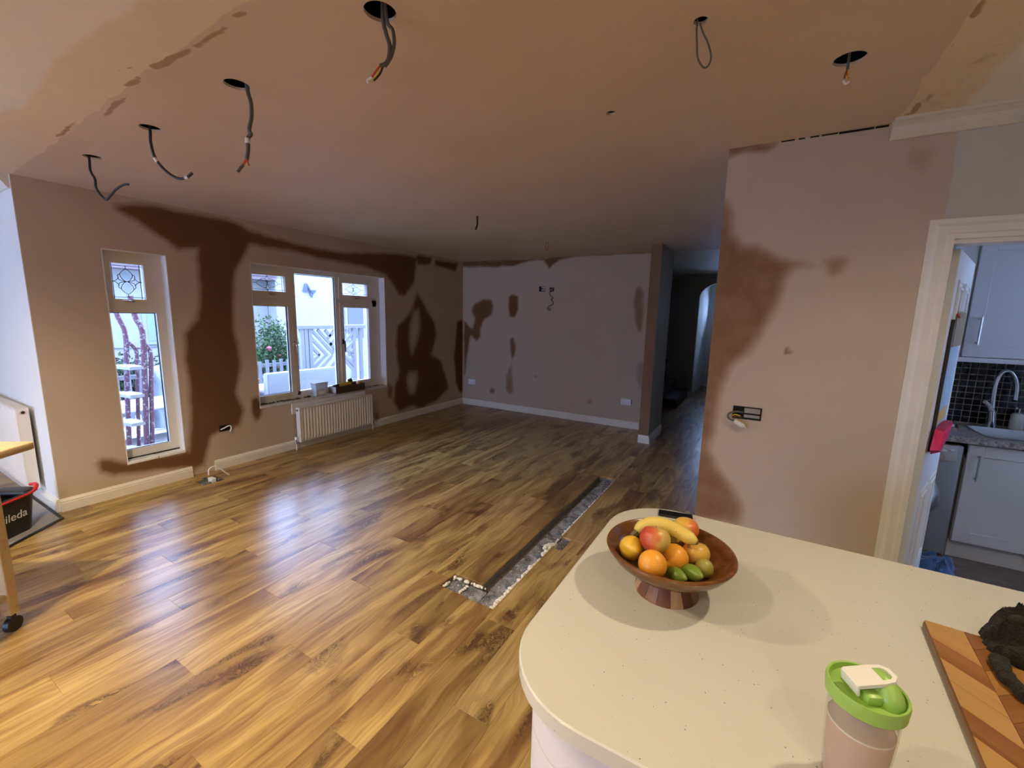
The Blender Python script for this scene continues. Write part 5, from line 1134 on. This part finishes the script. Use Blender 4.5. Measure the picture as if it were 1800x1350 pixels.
b_ = at(213, 622, 0, -9.19); MB().box(-9.198, -9.18, -8, 5.4, .86, .875).build('render_joint', gut, t)
t = empty('neighbour_house', (-9.8, 8, -.12), 'tall white rendered house wall beyond the wide window', 'house')
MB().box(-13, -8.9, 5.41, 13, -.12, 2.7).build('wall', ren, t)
q0, q1 = at(609, 541, 0, -8.9), at(637, 580, 0, -8.9)
w = MB().box(-8.92, -8.86, q0.y-.07, q1.y+.05, q1.z-.25, q0.z+.07).build('window', gut, t); MB().box(-8.859, -8.85, q0.y, q1.y, q1.z-.2, q0.z).build('pane', plain('dark_window_glass', (.015, .02, .035), .12), w)
MB().box(-8.89, -8.84, q0.y+.12, q1.y-.04, -.12, q1.z-.26).build('door_panel', plain('beige_panel', (.33, .29, .27), .7), t)
# metal butterfly on the white wall
bc = at(545, 510, 0, -8.88); t = empty('butterfly_ornament', bc, 'blue-grey metal butterfly fixed to the white house wall', 'ornament'); bl = plain('blue_grey_metal', (.06, .075, .12), .5, .5, .3, var=.5, scale=20)
Bt = lambda pts, x=-8.87: [at(a, b_, 0, x) for a, b_ in pts]
for pts in ([(545,510),(537,497),(541,500),(545,506)], [(544,510),(536,498),(533,513),(540,514)], [(546,510),(556,510),(554,515),(549,517)], [(546,511),(549,524),(546,519),(544,512)], [(546,511),(551,517),(549,524)]):
    P = Bt(pts); n = len(P); MB().add(P+[p-Vector((.012, 0, 0)) for p in P], [tuple(range(n)), tuple(range(2*n-1, n-1, -1))]+[(i, (i+1) % n, n+(i+1) % n, n+i) for i in range(n)]).build('wing', bl, t)
MB().tube(Bt([(542,505),(545,510),(548,514)], -8.86), [.01, .022, .01], 8).build('body', bl, t)
# white lattice gate panel
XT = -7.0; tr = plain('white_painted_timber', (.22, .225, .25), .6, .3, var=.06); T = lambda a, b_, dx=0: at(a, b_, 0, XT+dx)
t = empty('lattice_panel', (XT, T(590, 660).y, -.12), 'white timber garden panel with a diagonal lattice', 'fence panel')
A, B_, C_, D_ = T(524, 573), T(650, 578), T(650, 668), T(534, 656)
y0, y1, zt, zb = A.y, T(651, 600).y, (A.z+B_.z)/2, -.02
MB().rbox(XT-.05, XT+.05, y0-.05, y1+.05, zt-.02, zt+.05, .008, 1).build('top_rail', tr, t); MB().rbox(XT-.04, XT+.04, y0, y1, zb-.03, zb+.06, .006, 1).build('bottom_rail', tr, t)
for px in (531, 538, 545.5, 622, 634):
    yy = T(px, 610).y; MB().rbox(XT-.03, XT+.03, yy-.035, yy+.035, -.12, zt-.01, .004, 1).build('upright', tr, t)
cz_ = lambda x, y: T(400+x/5.625, 440+y/5.625)
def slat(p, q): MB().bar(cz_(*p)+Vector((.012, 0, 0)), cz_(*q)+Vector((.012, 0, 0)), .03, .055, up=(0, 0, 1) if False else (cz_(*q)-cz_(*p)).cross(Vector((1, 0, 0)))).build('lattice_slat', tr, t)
for p, q in (((885,785),(1250,1190)), ((830,790),(1040,1020)), ((825,870),(985,1040)), ((825,950),(905,1035)), ((960,790),(1010,850)), ((1060,785),(985,870)), ((1100,830),(1005,935)), ((1110,910),(1030,1000)),
  ((905,1030),(830,1110)), ((965,1035),(830,1185)), ((1035,1035),(900,1185)), ((1085,1070),(985,1190)), ((1110,1130),(1050,1195)), ((1245,800),(1080,990)), ((1250,890),(1120,1035)), ((1180,985),(1255,1060)), ((1150,1040),(1255,1145)), ((1245,980),(1190,1040)), ((1180,790),(1130,845))):
    slat(p, q)
# low picket fence
XP = -7.6; t = empty('picket_fence', (XP, at(480, 650, 0, XP).y, -.12), 'low weathered picket fence below the flowering shrub', 'fence'); pw = plain('weathered_fence_timber', (.20, .20, .21), .8, .2, var=.3, scale=8)
ya, yb, zt = at(425, 634, 0, XP).y, at(520, 640, 0, XP).y, at(470, 634, 0, XP).z
MB().bar((XP, ya-1.8, zt-.08), (XP, yb, zt-.08), .04, .06).build('rail', pw, t); MB().bar((XP, ya-1.8, .05), (XP, yb, .05), .04, .06).build('rail', pw, t)
yy = ya-1.7
while yy < yb: MB().box(XP+.02, XP+.045, yy, yy+.055, -.12, zt+random.uniform(-.01, .02)).build('picket', pw, t); yy += .13
MB().box(XP-.06, XP+.06, yb-.02, yb+.12, -.12, zt+.25).build('post', pw, t)
# shrubs
def shrub(name, c, rx, ry, h, nleaf, label, leaf, flower=None, nfl=0, seed=1, clump=14):
    random.seed(seed); t = empty(name, (c[0], c[1], c[2]), label, 'shrub'); b = MB(); st = MB(); cl = []
    for k in range(clump):
        a = random.uniform(0, 6.28); rr_ = random.random()**.6; p = Vector((c[0]+rx*rr_*math.cos(a), c[1]+ry*rr_*math.sin(a), c[2]+h*(.25+.75*random.random()*(1-.35*rr_)))); cl.append(p)
        st.tube([(c[0]+random.uniform(-.05, .05), c[1]+random.uniform(-.05, .05), c[2]), (Vector(c)+p)/2+Vector((0, 0, .05)), p], [.018, .012, .004], 5, smooth=2)
    for k in range(nleaf):
        p = random.choice(cl)+Vector((random.gauss(0, 1)*rx*.20, random.gauss(0, 1)*ry*.20, random.gauss(0, 1)*h*.10)); s = random.uniform(.022, .045)
        d = Vector((random.gauss(0, 1), random.gauss(0, 1), random.gauss(0, .7))).normalized(); e = d.orthogonal().normalized(); g = d.cross(e)
        b.add([p, p+d*s+e*s*.45, p+d*s*2+g*s*.2, p+d*s-e*s*.45], [(0, 1, 2, 3)])
    b.build('foliage', leaf, t, kind='stuff'); st.build('stems', plain('grey_brown_stem', (.10, .075, .055), .9, .1), t)
    for k in range(nfl):
        p = random.choice(cl)+Vector((rx*.3, random.uniform(-.1, .1), random.uniform(-.15, .05))); MB().sphere(p, random.uniform(.03, .05), 7, 5).build('flower', flower, t, smooth=60)
    return t
leafm = plain('green_leaf', (.045, .085, .03), .6, .3, var=.5, scale=6); pinkf = plain('pink_flower', (.40, .09, .12), .6, .3)
q = at(475, 640, 0, -8.4); shrub('flowering_shrub', (-8.4, q.y, -.12), .32, .70, 1.35, 5200, 'leafy green shrub with pink flowers beyond the wide window', leafm, pinkf, 9, 4, 26)
q = at(235, 645, 0, -8.5); shrub('garden_hedge', (-8.5, q.y-.25, -.12), .30, .75, .85, 5200, 'low dark green hedge behind the ladder', plain('dark_hedge_leaf', (.032, .055, .027), .7, .3, var=.5, scale=5), plain('terracotta_flower', (.45, .15, .08), .6), 12, 9, 30)
# garden sofa and planter seen low in the wide window
rat = NM('pale_grey_rattan', .7, .3); co = rat.obj(); wv = rat.n('TexWave', {'Vector': co, 'Scale': 18.0, 'Distortion': .3}); rat.base(rat.mix(wv.outputs['Fac'], c_(.22, .23, .25), c_(.30, .31, .33))); rat.bump(wv.outputs['Fac'], .4, .01); rat = rat.m
XS = -6.1; s0, s1 = at(466, 657, 0, XS), at(560, 664, 0, XS)
t = empty('garden_sofa', (XS, (s0.y+s1.y)/2, -.12), 'pale grey rattan garden sofa outside the wide window', 'sofa')
MB().rbox(XS-.08, XS+.04, s0.y, s1.y+.3, -.1, s0.z, .03, 2).build('backrest', rat, t, smooth=40); MB().rbox(XS-.75, XS-.08, s0.y, s1.y+.3, -.1, .28, .03, 2).build('seat', rat, t, smooth=40); MB().rbox(XS-.75, XS-.09, s1.y+.2, s1.y+.32, .29, .52, .03, 2).build('armrest', rat, t, smooth=40)
MB().rbox(XS-.74, XS-.10, s0.y+.04, s1.y+.16, .285, .38, .04, 2).build('seat_cushion', plain('white_cushion', (.36, .37, .39), .9, .1), t, smooth=50)
q = at(447, 672, 0, -6.3); t = empty('terracotta_planter', (-6.3, q.y, -.12), 'terracotta planter at the left end of the garden sofa', 'planter'); tc_ = plain('terracotta', (.30, .15, .10), .85, .2)
MB().lathe([(.0001, -.119), (.08, -.119), (.11, q.z), (.12, q.z), (.12, q.z+.05), (.105, q.z+.05), (.10, q.z-.02), (.0001, q.z-.02)], (-6.3, q.y-.06, 0), 24).build('pot', tc_, t, smooth=40); MB().lathe([(.0001, q.z-.0), (.10, q.z-.01)], (-6.3, q.y-.06, 0), 20).build('soil', MT['dark_void'], t)
# paint-spattered stepladder outside the narrow window
pl = NM('paint_spattered_purple_steel', .5, .4); co = pl.obj(); sp_ = pl.math('GREATER_THAN', pl.noise(co, 38, 3, .6), .60); pl.base(pl.mix(sp_, pl.mix(pl.noise(co, 5), c_(.11, .045, .075), c_(.16, .07, .11)), c_(.36, .35, .36))); pl = pl.m
xa, xb = -5.50, -5.22; t = empty('step_ladder', (-5.4, 1.75, -.12), 'purple paint-spattered stepladder with white treads outside the narrow window', 'ladder')
def rail(x, pts, r, zfoot=None):
    P = [at(a, b_, 0, x) for a, b_ in pts]; e = P[-1]+(P[-1]-P[-2])*((P[-1].z+.119)/max(P[-2].z-P[-1].z, .01)); P.append(Vector((x, e.y, -.119))); MB().tube(P, r, 10, smooth=4).build('rail', pl, t, smooth=50)
rail(xa, [(196,520),(207,556),(218,578),(222,603),(222,640),(224,700),(227,775)], .022); rail(xb, [(229,520),(238,557),(249,578),(252,603),(254,650),(256,715),(258,785)], .024)
rail(xa, [(222,600),(230,605),(238,614),(241,628),(242,690),(244,770)], .018); rail(xb, [(250,602),(259,610),(265,625),(266,680),(268,780)], .020)
tw_ = plain('worn_white_tread', (.36, .36, .37), .6, .3, var=.2, scale=20)
for (pa, pb) in (((218,640),(249,644)), ((219,687),(250,693)), ((220,735),(252,742)), ((222,782),(254,790))):
    a, c = at(*pa, 0, xa), at(*pb, 0, xb); z = (a.z+c.z)/2
    P = [(xa-.02, a.y-.10, z), (xb+.02, c.y-.10, z), (xb+.02, c.y+.03, z), (xa-.02, a.y+.03, z)]; MB().add([Vector(p) for p in P]+[Vector(p)-Vector((0, 0, .03)) for p in P], [(0,1,2,3),(7,6,5,4),(0,4,5,1),(1,5,6,2),(2,6,7,3),(3,7,4,0)]).build('tread', tw_, t)
for pa, pb, x in (((239,612),(262,612), (xa+xb)/2),): MB().tube([at(*pa, 0, xa), at(*pb, 0, xb)], .012, 8).build('brace', pl, t)
# white board on trestle and a pale dust sheet by the ladder
XB = -6.4; q = at(240, 712, 0, XB); t = empty('garden_table', (XB, q.y, -.12), 'white garden table behind the ladder', 'table')
MB().rbox(XB-.45, XB+.35, q.y-.55, q.y+.62, q.z-.03, q.z, .008, 1).build('tabletop', tw_, t)
for sx in (-.38, .28):
    for sy in (-.48, .55): MB().box(XB+sx-.025, XB+sx+.025, q.y+sy-.025, q.y+sy+.025, -.12, q.z-.03).build('leg', tw_, t)
q = at(270, 642, 0, -7.15); z1 = q.z; b = MB(); n = 18; V = []
for i in range(n+1):
    for j in range(n+1):
        u, v = i/n, j/n; y = q.y-.12+u*.55; z = z1-v*v*(z1+.1); V.append((-7.15+.05*math.sin(u*22+v*3)+.12*v, y+.03*mnoise.noise((u*4, v*4, 3)), z-.15*(1-u)*(1-v)*abs(mnoise.noise((u*3, 0, 7)))))
V2 = [(x-.03, y, z) for x, y, z in V]; m = len(V)
b.add(V+V2, [(i*(n+1)+j, (i+1)*(n+1)+j, (i+1)*(n+1)+j+1, i*(n+1)+j+1) for i in range(n) for j in range(n)]+[(m+i*(n+1)+j, m+i*(n+1)+j+1, m+(i+1)*(n+1)+j+1, m+(i+1)*(n+1)+j) for i in range(n) for j in range(n)])
b.build('dust_sheet', plain('pale_blue_plastic_sheet', (.28, .31, .35), .35, .5, var=.1), smooth=60, label='pale plastic dust sheet hanging beside the ladder', cat='dust sheet')
